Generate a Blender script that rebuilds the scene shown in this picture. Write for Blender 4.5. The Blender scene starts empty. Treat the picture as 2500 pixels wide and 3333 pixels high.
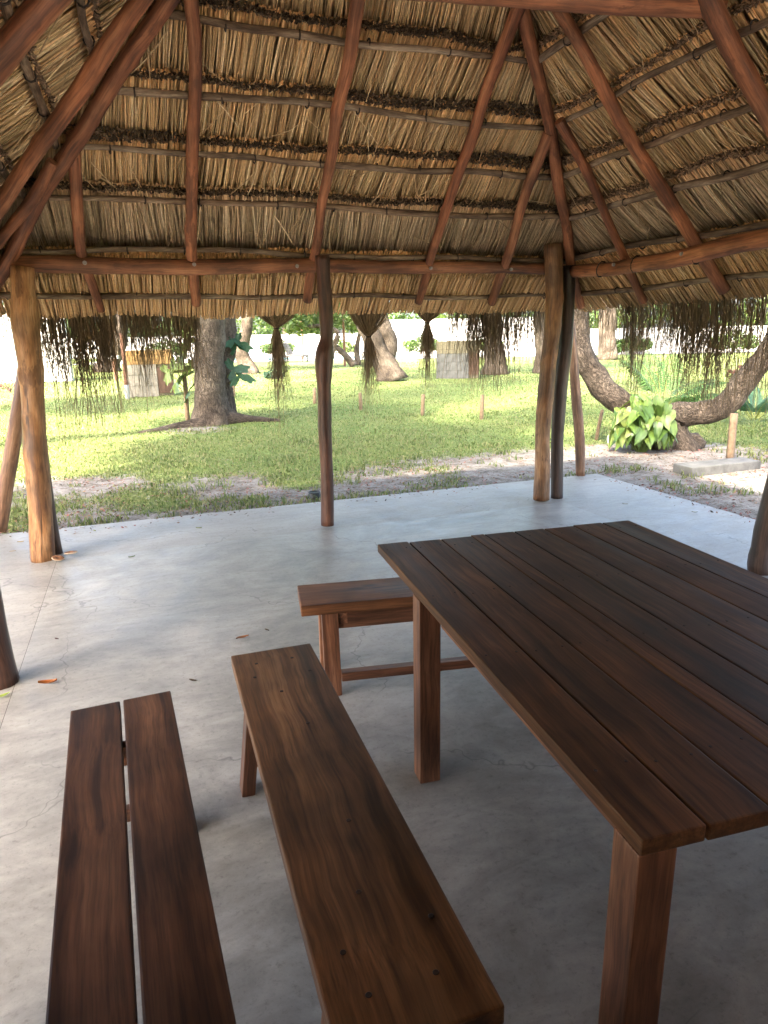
import bpy, bmesh, math, random
import numpy as np
from mathutils import Vector, Matrix, Quaternion

SC = bpy.context.scene
COL = SC.collection
rng = np.random.default_rng(7)
random.seed(7)

# ------------------------------------------------------------------ camera
EYE = 1.61
PITCH, ROLL, FOC = math.radians(14.77), math.radians(-1.09), 2190.0
_c, _s, _cr, _sr = math.cos(PITCH), math.sin(PITCH), math.cos(ROLL), math.sin(ROLL)
FW = np.array([0, _c, -_s]); _r0 = np.array([1., 0, 0]); _u0 = np.array([0, _s, _c])
RT = _cr * _r0 + _sr * _u0; UP = -_sr * _r0 + _cr * _u0
cam_d = bpy.data.cameras.new('camera'); cam = bpy.data.objects.new('camera', cam_d); COL.objects.link(cam)
cam_d.sensor_fit = 'VERTICAL'; cam_d.sensor_height = 36.0; cam_d.lens = FOC / 3333.0 * 36.0
cam_d.clip_start = 0.05; cam_d.clip_end = 1200.0
M = Matrix(((RT[0], UP[0], -FW[0], 0), (RT[1], UP[1], -FW[1], 0), (RT[2], UP[2], -FW[2], EYE), (0, 0, 0, 1)))
cam.matrix_world = M
SC.camera = cam

# ------------------------------------------------------------------ light
SUN_EL, SUN_TRAVEL = math.radians(48), math.radians(57)
w = bpy.data.worlds.new('World'); SC.world = w; w.use_nodes = True
nt = w.node_tree; nt.nodes.clear()
sky = nt.nodes.new('ShaderNodeTexSky'); sky.sky_type = 'NISHITA'; sky.sun_disc = False
sky.sun_elevation = SUN_EL
sx, sy = -math.cos(SUN_TRAVEL), -math.sin(SUN_TRAVEL)
sky.sun_rotation = math.atan2(sx, sy)
sky.air_density = 0.85; sky.dust_density = 5.0; sky.ozone_density = 0.0
bg = nt.nodes.new('ShaderNodeBackground'); bg.inputs['Strength'].default_value = 0.15
out = nt.nodes.new('ShaderNodeOutputWorld')
nt.links.new(sky.outputs[0], bg.inputs[0]); nt.links.new(bg.outputs[0], out.inputs[0])
sun_d = bpy.data.lights.new('sun', 'SUN'); sun_d.energy = 2.5; sun_d.angle = math.radians(5.0); sun_d.color = (1.0, 0.90, 0.74)
sun = bpy.data.objects.new('sun', sun_d); COL.objects.link(sun)
trav = Vector((math.cos(SUN_TRAVEL) * math.cos(SUN_EL), math.sin(SUN_TRAVEL) * math.cos(SUN_EL), -math.sin(SUN_EL)))
sun.rotation_euler = trav.to_track_quat('-Z', 'Y').to_euler(); sun.location = (-20, -30, 30)
SC.view_settings.view_transform = 'Standard'; SC.view_settings.look = 'None'
SC.view_settings.gamma = 1.0; SC.view_settings.use_curve_mapping = False
SC.view_settings.exposure = 3.75
SC.cycles.max_bounces = 6; SC.cycles.diffuse_bounces = 4; SC.cycles.glossy_bounces = 2; SC.cycles.transmission_bounces = 2
SC.cycles.caustics_reflective = False; SC.cycles.caustics_refractive = False
SC.cycles.use_denoising = True

# ------------------------------------------------------------------ helpers
def ray(u, v):
    D = 2500 / 1659
    return FW + RT * (u * D - 1250) / FOC + UP * (1666.5 - v * D) / FOC
def at_ground(u, v, z=0.0):
    d = ray(u, v); return np.array([0, 0, EYE]) + d * ((z - EYE) / d[2])
def at_dist(u, v, r):
    d = ray(u, v); return np.array([0, 0, EYE]) + d * (r / math.hypot(d[0], d[1]))
ANG = math.radians(19.7)
E1 = np.array([math.cos(ANG), math.sin(ANG), 0]); E2 = np.array([-math.sin(ANG), math.cos(ANG), 0])
def wrl(x, y, z=0.0): return x * E1 + y * E2 + np.array([0, 0, z])

def noise2(x, y, seed=0, oct=4, base=1.0, gain=0.55):
    r = np.random.default_rng(seed); T = r.random((64, 64)); o = 0; a = 1; tot = 0
    x = np.asarray(x, float) * base; y = np.asarray(y, float) * base
    for i in range(oct):
        xi = np.floor(x).astype(int); yi = np.floor(y).astype(int); fx = x - xi; fy = y - yi
        fx = fx * fx * (3 - 2 * fx); fy = fy * fy * (3 - 2 * fy)
        g = lambda p, q: T[(xi + p) % 64, (yi + q) % 64]
        o = o + a * ((g(0, 0) * (1 - fx) + g(1, 0) * fx) * (1 - fy) + (g(0, 1) * (1 - fx) + g(1, 1) * fx) * fy)
        tot += a; a *= gain; x = x * 2.03 + 17.3; y = y * 2.03 + 5.1
    return o / tot

def np_mesh(name, V, quads, col=None, gc=None, mats=(), midx=None, smooth=False, tris=None):
    me = bpy.data.meshes.new(name)
    V = np.asarray(V, np.float32)
    nq = 0 if quads is None else len(quads); ntr = 0 if tris is None else len(tris)
    me.vertices.add(len(V)); me.vertices.foreach_set('co', V.ravel())
    li = np.concatenate(([np.asarray(quads, np.int32).ravel()] if nq else []) + ([np.asarray(tris, np.int32).ravel()] if ntr else []))
    me.loops.add(len(li)); me.loops.foreach_set('vertex_index', li)
    st = np.concatenate((np.arange(nq) * 4, nq * 4 + np.arange(ntr) * 3)).astype(np.int32)
    me.polygons.add(nq + ntr); me.polygons.foreach_set('loop_start', st)
    if smooth: me.polygons.foreach_set('use_smooth', np.ones(nq + ntr, bool))
    if midx is not None: me.polygons.foreach_set('material_index', np.asarray(midx, np.int32))
    if col is not None:
        a = me.attributes.new('col', 'FLOAT_COLOR', 'POINT')
        cc = np.ones((len(V), 4), np.float32); cc[:, :3] = col; a.data.foreach_set('color', cc.ravel())
    if gc is not None:
        a = me.attributes.new('gc', 'FLOAT_VECTOR', 'POINT'); a.data.foreach_set('vector', np.asarray(gc, np.float32).ravel())
    me.update(calc_edges=True); me.validate()
    for m in mats: me.materials.append(m)
    return me

def add(name, me, parent=None, loc=None, rz=None):
    o = bpy.data.objects.new(name, me); COL.objects.link(o)
    if parent is not None: o.parent = parent
    if loc is not None: o.location = loc
    if rz is not None: o.rotation_euler = (0, 0, rz)
    return o
def tag(o, label=None, cat=None, group=None, kind=None):
    if label: o['label'] = label
    if cat: o['category'] = cat
    if group: o['group'] = group
    if kind: o['kind'] = kind
    return o
def empty(name, loc=(0, 0, 0), rz=0.0):
    o = bpy.data.objects.new(name, None); COL.objects.link(o); o.location = loc; o.rotation_euler = (0, 0, rz); o.empty_display_size = 0.2
    return o

def strand_arrays(P, R, sides=3, cap_end=False):
    """P (N,K,3) R (N,K): tube verts/quads for N strands"""
    P = np.asarray(P, float); N, K, _ = P.shape
    T = np.gradient(P, axis=1); T /= np.linalg.norm(T, axis=2, keepdims=True) + 1e-9
    ref = np.where(np.abs(T[:, :, 2:3]) > 0.9, np.array([1., 0, 0]), np.array([0, 0, 1.]))
    U = np.cross(T, ref); U /= np.linalg.norm(U, axis=2, keepdims=True) + 1e-9
    W = np.cross(T, U)
    ph = rng.random((N, 1, 1, 1)) * 6.28 + (np.arange(sides) * 2 * math.pi / sides)[None, None, :, None]
    V = P[:, :, None, :] + R[:, :, None, None] * (np.cos(ph) * U[:, :, None, :] + np.sin(ph) * W[:, :, None, :])
    idx = np.arange(N * K * sides).reshape(N, K, sides); nx = np.roll(idx, -1, axis=2)
    q = np.stack((idx[:, :-1], nx[:, :-1], nx[:, 1:], idx[:, 1:]), -1).reshape(-1, 4)
    t = None
    if cap_end and sides == 3: t = np.concatenate((idx[:, -1, :].reshape(-1, 3), idx[:, 0, ::-1].reshape(-1, 3)))
    return V.reshape(-1, 3), q, t
def strand_mesh(name, P, R, cols, mats, sides=3, cap_end=False, end_cols=None):
    V, q, t = strand_arrays(P, R, sides, cap_end); N, K = R.shape
    c = np.repeat(np.repeat(cols[:, None, :], K, 1)[:, :, None, :], sides, 2)
    if end_cols is not None: c = c.copy(); c[:, -1] = end_cols[:, None, :]
    return np_mesh(name, V, q, col=c.reshape(-1, 3), mats=mats, tris=t)

def log_mesh(name, pts, rad, mat, seg=10, step=0.09, wob=0.012, rj=0.07, seed=0, facet=0.0, knots=3):
    """irregular round timber along a polyline"""
    r = np.random.default_rng(seed + 100); pts = np.asarray(pts, float); rad = np.asarray(rad, float) * np.ones(len(pts))
    L = np.concatenate(([0], np.cumsum(np.linalg.norm(np.diff(pts, axis=0), axis=1)))); n = max(4, int(L[-1] / step) + 1)
    s = np.linspace(0, L[-1], n)
    # smooth interpolation (catmull-like by cubic on dense samples)
    C = np.stack([np.interp(s, L, pts[:, k]) for k in range(3)], 1); Rr = np.interp(s, L, rad)
    for _ in range(2 if len(pts) > 2 else 0):
        Cs = C.copy(); Cs[1:-1] = (C[:-2] + 2 * C[1:-1] + C[2:]) / 4; C = Cs
    T = np.gradient(C, axis=0); T /= np.linalg.norm(T, axis=1, keepdims=True)
    ref = np.array([0, 0, 1.]) if abs((T.mean(0))[2]) < 0.8 else np.array([1., 0, 0])
    U = np.cross(T, ref); U /= np.linalg.norm(U, axis=1, keepdims=True); W = np.cross(T, U)
    f = r.random(6) * 3 + 1.2; p = r.random(6) * 6.28
    o1 = wob * (np.sin(s * f[0] + p[0]) + .5 * np.sin(s * f[1] * 2.3 + p[1])); o2 = wob * (np.sin(s * f[2] + p[2]) + .5 * np.sin(s * f[3] * 2.3 + p[3]))
    C = C + U * o1[:, None] + W * o2[:, None]
    ph = np.arange(seg) * 2 * math.pi / seg
    rr = Rr[:, None] * (1 + rj * (noise2(s[:, None] * 3 + 0 * ph, 2.0 * np.cos(ph)[None] + 5 + seed, seed, 3, 1.0) - .5) * 2 + rj * .6 * (noise2(s[:, None] * 7 + 0 * ph, 2.0 * np.sin(ph)[None] + 9, seed + 1, 2) - .5) * 2)
    if facet:
        rr = rr * (1 + facet * (np.round(noise2(s[:, None] * 1.2 + 0 * ph, np.cos(ph + .6)[None] * 1.5, seed + 3, 2) * 5) / 5 - .5))
    for _ in range(knots):
        ks, kp = r.random() * L[-1], r.random() * 6.28
        dphi = np.angle(np.exp(1j * (ph - kp)))
        rr = rr + Rr.mean() * .20 * np.exp(-((s - ks)[:, None] / .045) ** 2 - (dphi[None] / .45) ** 2)
    V = C[:, None] + rr[:, :, None] * (np.cos(ph)[None, :, None] * U[:, None] + np.sin(ph)[None, :, None] * W[:, None])
    gc = np.stack((rr * np.cos(ph)[None], rr * np.sin(ph)[None], s[:, None] + 0 * ph), -1) + np.array([seed * .37 % 7, seed * .73 % 5, seed * 1.31 % 9])
    idx = np.arange(n * seg).reshape(n, seg); nx = np.roll(idx, -1, 1)
    q = np.stack((idx[:-1], nx[:-1], nx[1:], idx[1:]), -1).reshape(-1, 4)
    V = V.reshape(-1, 3); gc = gc.reshape(-1, 3)
    V = np.concatenate((V, C[:1], C[-1:])); gc = np.concatenate((gc, gc[:1] * 0 + [0, 0, 0.], gc[-1:] * 0 + [0, 0, L[-1]]))
    a, b = n * seg, n * seg + 1
    t = [(idx[0, (i + 1) % seg], idx[0, i], a) for i in range(seg)] + [(idx[-1, i], idx[-1, (i + 1) % seg], b) for i in range(seg)]
    me = np_mesh(name, V, q, gc=gc, mats=(mat,), tris=t, smooth=True)
    # flat caps
    sm = np.ones(len(me.polygons), bool); sm[len(q):] = False; me.polygons.foreach_set('use_smooth', sm)
    return me

def box_mesh(name, sx, sy, sz, mat, bev=0.004, long=None, warp=0.0, seed=0, cut=1):
    """bevelled board centred at origin; 'gc' z axis runs along its longest side"""
    bm = bmesh.new(); bmesh.ops.create_cube(bm, size=1.0)
    for v in bm.verts: v.co = Vector((v.co.x * sx, v.co.y * sy, v.co.z * sz))
    if bev: bmesh.ops.bevel(bm, geom=list(bm.edges), offset=bev, segments=2, affect='EDGES', profile=0.6)
    me = bpy.data.meshes.new(name)
    bm.to_mesh(me); bm.free()
    V = np.empty(len(me.vertices) * 3, np.float32); me.vertices.foreach_get('co', V); V = V.reshape(-1, 3)
    ax = long if long is not None else int(np.argmax([sx, sy, sz])); order = [k for k in range(3) if k != ax] + [ax]
    gc = V[:, order] + np.array([seed * .61 % 5, seed * .47 % 3, seed * 1.7 % 11])
    if warp:
        r = np.random.default_rng(seed); k = V[:, ax] / max(sx, sy, sz)
        V[:, 2] += warp * (r.random() - .5) * 2 * (k * 2) ** 2 + warp * (r.random() - .5) * k
        me.vertices.foreach_set('co', V.ravel())
    a = me.attributes.new('gc', 'FLOAT_VECTOR', 'POINT'); a.data.foreach_set('vector', gc.astype(np.float32).ravel())
    me.materials.append(mat); me.update()
    return me

# ------------------------------------------------------------------ materials
class NT:
    def __init__(s, name):
        s.m = bpy.data.materials.new(name); s.m.use_nodes = True; s.t = s.m.node_tree; s.t.nodes.clear()
        s.out = s.n('ShaderNodeOutputMaterial'); s.b = s.n('ShaderNodeBsdfPrincipled'); s.l(s.b, 0, s.out, 0)
    def n(s, typ, **k):
        x = s.t.nodes.new(typ)
        for a, v in k.items():
            if a.startswith('i_'):
                kk = a[2:]; x.inputs[int(kk) if kk.isdigit() else kk].default_value = v
            else: setattr(x, a, v)
        return x
    def l(s, a, ao, b, bi): s.t.links.new(a.outputs[ao], b.inputs[bi])
    def attr(s, name): return s.n('ShaderNodeAttribute', attribute_name=name)
    def noise(s, vec, scale, detail=4, rough=.55, dist=0.0, vo=None):
        x = s.n('ShaderNodeTexNoise'); x.inputs['Scale'].default_value = scale; x.inputs['Detail'].default_value = detail
        x.inputs['Roughness'].default_value = rough; x.inputs['Distortion'].default_value = dist
        if vec is not None: s.t.links.new(vec if not hasattr(vec, 'outputs') else vec.outputs[vo or 0], x.inputs['Vector'])
        return x
    def mapping(s, vec, scale, loc=(0, 0, 0)):
        x = s.n('ShaderNodeMapping'); x.inputs['Scale'].default_value = scale; x.inputs['Location'].default_value = loc
        s.t.links.new(vec, x.inputs['Vector']); return x
    def ramp(s, fac, stops):
        x = s.n('ShaderNodeValToRGB'); e = x.color_ramp.elements
        while len(e) < len(stops): e.new(0.5)
        for i, (p, c) in enumerate(stops): e[i].position = p; e[i].color = (*c, 1) if len(c) == 3 else c
        s.t.links.new(fac, x.inputs[0]); return x
    def mix(s, fac, a, b, mode='MIX'):
        x = s.n('ShaderNodeMix', data_type='RGBA', blend_type=mode)
        for v, i in ((fac, 0), (a, 6), (b, 7)):
            if isinstance(v, (int, float)): x.inputs[i].default_value = v
            elif isinstance(v, tuple): x.inputs[i].default_value = (*v, 1)
            else: s.t.links.new(v, x.inputs[i])
        return x.outputs[2]
    def math(s, op, a, b=None):
        x = s.n('ShaderNodeMath', operation=op)
        for v, i in ((a, 0), (b, 1)):
            if v is None: continue
            if isinstance(v, (int, float)): x.inputs[i].default_value = v
            else: s.t.links.new(v, x.inputs[i])
        return x.outputs[0]
    def bump(s, h, strength, dist=0.01):
        x = s.n('ShaderNodeBump'); x.inputs['Strength'].default_value = strength; x.inputs['Distance'].default_value = dist
        s.t.links.new(h, x.inputs['Height']); s.t.links.new(x.outputs[0], s.b.inputs['Normal'])
    def base(s, c): s.t.links.new(c, s.b.inputs['Base Color'])
    def rough(s, v):
        if isinstance(v, (int, float)): s.b.inputs['Roughness'].default_value = v
        else: s.t.links.new(v, s.b.inputs['Roughness'])

def wood(name, dark, mid, light, rough=.5, stretch=.12, gs=40, knot=True, bump=.25, spec=.5, blotch=.35, crack=0.0, patch=0.0):
    k = NT(name); a = k.attr('gc'); oi = k.n('ShaderNodeObjectInfo')
    off = k.n('ShaderNodeVectorMath', operation='SCALE'); off.inputs[0].default_value = (13, 7, 29); k.l(oi, 'Random', off, 'Scale')
    ad = k.n('ShaderNodeVectorMath', operation='ADD'); k.l(a, 'Vector', ad, 0); k.l(off, 0, ad, 1)
    v = ad.outputs[0]
    warp = k.noise(v, 2.5, 2)
    wv = k.n('ShaderNodeVectorMath', operation='SCALE'); wv.inputs['Scale'].default_value = .05; k.l(warp, 'Color', wv, 0)
    v2 = k.n('ShaderNodeVectorMath', operation='ADD'); k.t.links.new(v, v2.inputs[0]); k.l(wv, 0, v2, 1)
    m1 = k.mapping(v2.outputs[0], (1, 1, stretch)); g = k.noise(m1, gs, 5, .6)
    m2 = k.mapping(v2.outputs[0], (1, 1, stretch * .7)); g2 = k.noise(m2, gs * .22, 3, .5, .8)
    big = k.noise(v, 3.0, 3, .5)
    f = k.math('ADD', k.math('MULTIPLY', g.outputs[0], .55), k.math('MULTIPLY', g2.outputs[0], .45))
    col = k.ramp(f, ((.38, dark), (.5, mid), (.61, light))).outputs[0]
    bl = k.ramp(big.outputs[0], ((.35, (1 - blotch,) * 3), (.62, (1.12,) * 3))).outputs[0]
    col = k.mix(1.0, col, bl, 'MULTIPLY')
    # per-object tint
    tint = k.ramp(oi.outputs['Random'], ((0, (.82, .8, .8)), (.5, (1, 1, 1)), (1, (1.15, 1.08, 1.0)))).outputs[0]
    col = k.mix(1.0, col, tint, 'MULTIPLY')
    m3 = k.mapping(v2.outputs[0], (1, 1, stretch * .5)); g3 = k.noise(m3, gs * 4.5, 4, .65)
    col = k.mix(1.0, col, k.ramp(g3.outputs[0], ((.34, (.60,) * 3), (.52, (1.0,) * 3), (.68, (1.22,) * 3))).outputs[0], 'MULTIPLY')
    if patch:
        mpp = k.mapping(v2.outputs[0], (1, 1, .3)); pn = k.noise(mpp, 9, 5, .65)
        col = k.mix(k.math('MULTIPLY', k.ramp(pn.outputs[0], ((.57, (0,) * 3), (.61, (1,) * 3))).outputs[0], patch), col, tuple(x * .55 for x in dark))
    if knot:
        mk = k.mapping(v, (1, 1, .45)); vo = k.n('ShaderNodeTexVoronoi'); vo.inputs['Scale'].default_value = 3.6; k.l(mk, 0, vo, 'Vector')
        kf = k.ramp(vo.outputs['Distance'], ((.03, (1, 1, 1)), (.09, (0, 0, 0)))).outputs[0]
        col = k.mix(k.math('MULTIPLY', kf, .8), col, tuple(x * .35 for x in dark))
    if crack:
        mc = k.mapping(v2.outputs[0], (1, 1, .05)); cn = k.noise(mc, 26, 2, .5)
        cf = k.ramp(cn.outputs[0], ((.30, (1, 1, 1)), (.345, (0, 0, 0)))).outputs[0]
        col = k.mix(k.math('MULTIPLY', cf, crack), col, tuple(x * .3 for x in dark))
    k.base(col); r = k.ramp(g2.outputs[0], ((.3, (rough - .08,) * 3), (.7, (rough + .12,) * 3))).outputs[0]; k.rough(r)
    k.b.inputs['Specular IOR Level'].default_value = spec
    k.bump(f, bump, .006)
    return k.m

def vcol(name, rough=.8, trans=0.0, noise_amt=.25, nscale=60, spec=.3):
    k = NT(name); a = k.attr('col'); tc = k.n('ShaderNodeTexCoord'); n = k.noise(tc.outputs['Object'], nscale, 3)
    f = k.ramp(n.outputs[0], ((.3, (1 - noise_amt,) * 3), (.7, (1 + noise_amt,) * 3))).outputs[0]
    c = k.mix(1.0, a.outputs['Color'], f, 'MULTIPLY'); k.base(c); k.rough(rough); k.b.inputs['Specular IOR Level'].default_value = spec
    if trans:
        tr = k.n('ShaderNodeBsdfTranslucent'); k.t.links.new(c, tr.inputs[0]); mx = k.n('ShaderNodeMixShader'); mx.inputs[0].default_value = trans
        k.l(k.b, 0, mx, 1); k.l(tr, 0, mx, 2); k.l(mx, 0, k.out, 0)
    return k.m

def plain(name, c, rough=.7, var=.2, scale=8, bump=0.0, spec=.4, c2=None):
    k = NT(name); tc = k.n('ShaderNodeTexCoord'); n = k.noise(tc.outputs['Object'], scale, 6, .6)
    c2 = c2 or tuple(x * (1 - var) for x in c)
    k.base(k.ramp(n.outputs[0], ((.35, c2), (.62, c))).outputs[0]); k.rough(rough); k.b.inputs['Specular IOR Level'].default_value = spec
    if bump: k.bump(n.outputs[0], bump, .02)
    return k.m

MAT = {}
MAT['rafter'] = wood('red_rafter_timber', (.13, .045, .020), (.285, .108, .047), (.40, .18, .088), rough=.65, gs=24, stretch=.08, bump=.6, crack=.45, blotch=.5, patch=.55)
MAT['plate'] = wood('plate_timber', (.12, .046, .022), (.29, .115, .050), (.41, .19, .09), rough=.65, gs=24, stretch=.08, bump=.6, crack=.8, blotch=.5, patch=.6)
MAT['post_honey'] = wood('honey_peeled_timber', (.15, .062, .025), (.36, .175, .068), (.50, .29, .145), rough=.5, gs=20, stretch=.16, bump=.8, crack=.9, blotch=.55, patch=.6)
MAT['post_red'] = wood('dark_red_timber', (.040, .018, .012), (.105, .044, .026), (.18, .082, .048), rough=.48, gs=24, stretch=.09, bump=.35, crack=.4)
MAT['post_dark'] = wood('dark_brown_timber', (.03, .02, .016), (.075, .045, .032), (.13, .08, .058), rough=.5, gs=24, stretch=.09, bump=.4, crack=.5)
MAT['strut'] = wood('strut_timber', (.09, .042, .022), (.19, .095, .046), (.29, .17, .095), rough=.6, gs=24, stretch=.12, bump=.45, crack=.6)
MAT['purlin'] = wood('grey_purlin_pole', (.085, .055, .038), (.20, .14, .095), (.34, .265, .19), rough=.85, gs=36, stretch=.14, bump=.5, spec=.2)
MAT['table'] = wood('table_timber', (.036, .015, .006), (.086, .038, .015), (.142, .067, .028), spec=.28, rough=.5, gs=30, stretch=.05, bump=.14, crack=.35, blotch=.45)
MAT['bench'] = wood('bench_timber', (.046, .021, .008), (.122, .059, .024), (.20, .108, .048), spec=.35, rough=.48, gs=26, stretch=.05, bump=.15, crack=.5, blotch=.5)
MAT['bench_red'] = wood('reddish_bench_timber', (.048, .018, .008), (.124, .050, .021), (.205, .093, .042), spec=.35, rough=.48, gs=26, stretch=.05, bump=.15, crack=.5, blotch=.55)
MAT['leg'] = wood('leg_timber', (.09, .036, .018), (.19, .083, .043), (.30, .145, .080), rough=.5, gs=40, stretch=.07, bump=.15, crack=.2)
MAT['bark'] = None
k = NT('bark'); a = k.attr('gc'); mp = k.mapping(a.outputs['Vector'], (1, 1, .5)); vo = k.n('ShaderNodeTexVoronoi', feature='DISTANCE_TO_EDGE'); vo.inputs['Scale'].default_value = 17
nz = k.noise(mp, 6, 5, .6); wv = k.n('ShaderNodeVectorMath', operation='MULTIPLY_ADD'); wv.inputs[1].default_value = (.45,) * 3; k.l(nz, 'Color', wv, 0); k.l(mp, 0, wv, 2); k.l(wv, 0, vo, 'Vector')
pat = k.noise(a.outputs['Vector'], 1.6, 4, .6)
c = k.ramp(pat.outputs[0], ((.30, (.05, .039, .031)), (.5, (.125, .097, .073)), (.68, (.225, .18, .136)))).outputs[0]
cr_ = k.ramp(vo.outputs['Distance'], ((.0, (.62,) * 3), (.10, (1,) * 3))).outputs[0]
fine = k.ramp(k.noise(k.mapping(a.outputs['Vector'], (1, 1, .35)).outputs[0], 22, 6, .7).outputs[0], ((.32, (.5,) * 3), (.6, (1.1,) * 3))).outputs[0]; c = k.mix(1.0, c, fine, 'MULTIPLY')
k.base(k.mix(1.0, c, cr_, 'MULTIPLY')); k.rough(.9); k.b.inputs['Specular IOR Level'].default_value = .15
h = k.math('ADD', k.math('MULTIPLY', k.math('MINIMUM', vo.outputs['Distance'], .2), 1.6), k.math('MULTIPLY', nz.outputs[0], .35)); k.bump(h, 1.0, .05); MAT['bark'] = k.m
MAT['straw'] = vcol('straw', .75, 0, .18, 40)
MAT['fringe'] = vcol('dry_fringe', .8, .12, .2, 40)
MAT['leaf'] = vcol('foliage', .5, .35, .2, 9, spec=.4)
MAT['bigleaf'] = vcol('glossy_leaf', .38, .3, .15, 14, spec=.5)
MAT['grass'] = vcol('grass_blades', .6, .35, .15, 3, spec=.25)
MAT['litter'] = vcol('litter', .9, 0, .3, 30)
MAT['cover'] = plain('thatch_cover', (.40, .29, .155), .9, .5, 22, .8, .1)
MAT['rope'] = plain('tie_rope', (.035, .025, .02), .9, .3, 60)
MAT['bolt'] = plain('steel_bolt', (.35, .32, .30), .4, .3, 50)
MAT['white_wall'] = plain('white_wall_paint', (.45, .44, .42), .8, .10, 1.2, .05)
MAT['fungus'] = plain('fungus', (.28, .125, .055), .6, .5, 30, .2)
MAT['fungus_rim'] = plain('fungus_rim', (.42, .32, .22), .6, .2, 30)
MAT['concrete_block'] = plain('weathered_concrete', (.12, .118, .11), .9, .45, 7, .5)
MAT['stone'] = plain('pale_stone', (.27, .245, .20), .9, .35, 9, .5)
MAT['brick'] = plain('sunlit_tint_brick', (.33, .20, .075), .9, .35, 12, .4)  # yellow tint paints the sunlight on the oven's brick top
MAT['mossbrick'] = plain('mossy_brick', (.19, .16, .10), .9, .55, 9, .5, c2=(.07, .065, .04))
MAT['dark_panel'] = plain('dark_panel', (.10, .055, .035), .8, .4, 8)
MAT['sand'] = plain('bounce_sand', (.56, .52, .46), .95, .2, 5, .3)  # only for the added sand that bounces light under the roof
MAT['pool'] = plain('pool_blue', (.10, .42, .55), .1, .1, 3)
MAT['pave'] = plain('pale_paving', (.4, .38, .34), .8, .1, 2)
MAT['lounge_dark'] = plain('dark_lounger', (.06, .055, .05), .7, .3, 12)
MAT['lounge_blue'] = plain('blue_lounger', (.12, .17, .30), .7, .2, 12)
MAT['orange_pole'] = plain('orange_brown_pole', (.20, .095, .055), .7, .3, 12)
MAT['white_paint'] = plain('white_paint', (.4, .39, .36), .7, .2, 12)
MAT['stake'] = plain('stake_wood', (.24, .165, .10), .85, .4, 18, .3)
MAT['black'] = plain('black_plastic', (.03, .035, .035), .5, .3, 20)
MAT['peg'] = plain('dark_peg', (.025, .012, .008), .5, .3, 40)

# concrete floor
def concrete(name, a_, b_, c_, rough, warm=0.0):
    k = NT(name); tc = k.n('ShaderNodeTexCoord'); v = tc.outputs['Object']
    mp = k.mapping(v, (1, 1.35, 1)); mp.inputs['Rotation'].default_value = (0, 0, .5)
    n1 = k.noise(mp, .9, 8, .66, 1.2); n2 = k.noise(mp, 4.5, 8, .72, .8); n3 = k.noise(v, .45, 3, .5); n4 = k.noise(v, 60, 4, .6)
    f = k.math('ADD', k.math('MULTIPLY', n1.outputs[0], .6), k.math('MULTIPLY', n2.outputs[0], .4))
    col = k.ramp(f, ((.36, a_), (.49, b_), (.60, c_))).outputs[0]
    col = k.mix(k.ramp(n3.outputs[0], ((.45, (0, 0, 0)), (.7, (1, 1, 1)))).outputs[0], col, (.29, .262, .222), 'MIX') if warm else col
    if warm: pass
    tm = k.mapping(v, (1, 3.2, 1)); tm.inputs['Rotation'].default_value = (0, 0, -.35); n5 = k.noise(tm, 2.6, 6, .6, 2.2)
    col = k.mix(1.0, col, k.ramp(n5.outputs[0], ((.34, (.90,) * 3), (.5, (1.0,) * 3), (.66, (1.07,) * 3))).outputs[0], 'MULTIPLY')
    n7 = k.noise(v, 38, 4, .75); col = k.mix(1.0, col, k.ramp(n7.outputs[0], ((.30, (.72,) * 3), (.44, (1.0,) * 3), (.70, (1.06,) * 3))).outputs[0], 'MULTIPLY')
    n6 = k.noise(v, 170, 3, .7); col = k.mix(.5, col, k.ramp(n6.outputs[0], ((.30, (.55,) * 3), (.40, (1,) * 3))).outputs[0], 'MULTIPLY')
    sp = k.ramp(n4.outputs[0], ((.28, (.72,) * 3), (.40, (1,) * 3))).outputs[0]; col = k.mix(.7, col, sp, 'MULTIPLY')
    # hairline cracks
    wn = k.noise(v, 1.8, 4, .6); wv = k.n('ShaderNodeVectorMath', operation='MULTIPLY_ADD'); wv.inputs[1].default_value = (.8, .8, 0); k.l(wn, 'Color', wv, 0); k.t.links.new(v, wv.inputs[2])
    vo = k.n('ShaderNodeTexVoronoi', feature='DISTANCE_TO_EDGE'); vo.inputs['Scale'].default_value = .62; k.l(wv, 0, vo, 'Vector')
    mk = k.noise(v, 1.1, 2); cf = k.math('MULTIPLY', k.ramp(vo.outputs['Distance'], ((.0, (1,) * 3), (.0028, (0,) * 3))).outputs[0], k.ramp(mk.outputs[0], ((.44, (0,) * 3), (.52, (1,) * 3))).outputs[0])
    col = k.mix(k.math('MULTIPLY', cf, .55), col, (.07, .065, .06))
    k.base(col); k.rough(k.ramp(n2.outputs[0], ((.3, (rough - .1,) * 3), (.7, (rough + .18,) * 3))).outputs[0]); k.b.inputs['Specular IOR Level'].default_value = .5
    k.bump(n4.outputs[0], .05, .004); return k.m
MAT['floor'] = concrete('polished_concrete', (.176, .168, .150), (.280, .266, .238), (.374, .354, .316), .40)
MAT['border'] = concrete('border_concrete', (.215, .20, .18), (.285, .265, .232), (.355, .33, .292), .48, warm=1)
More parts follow.
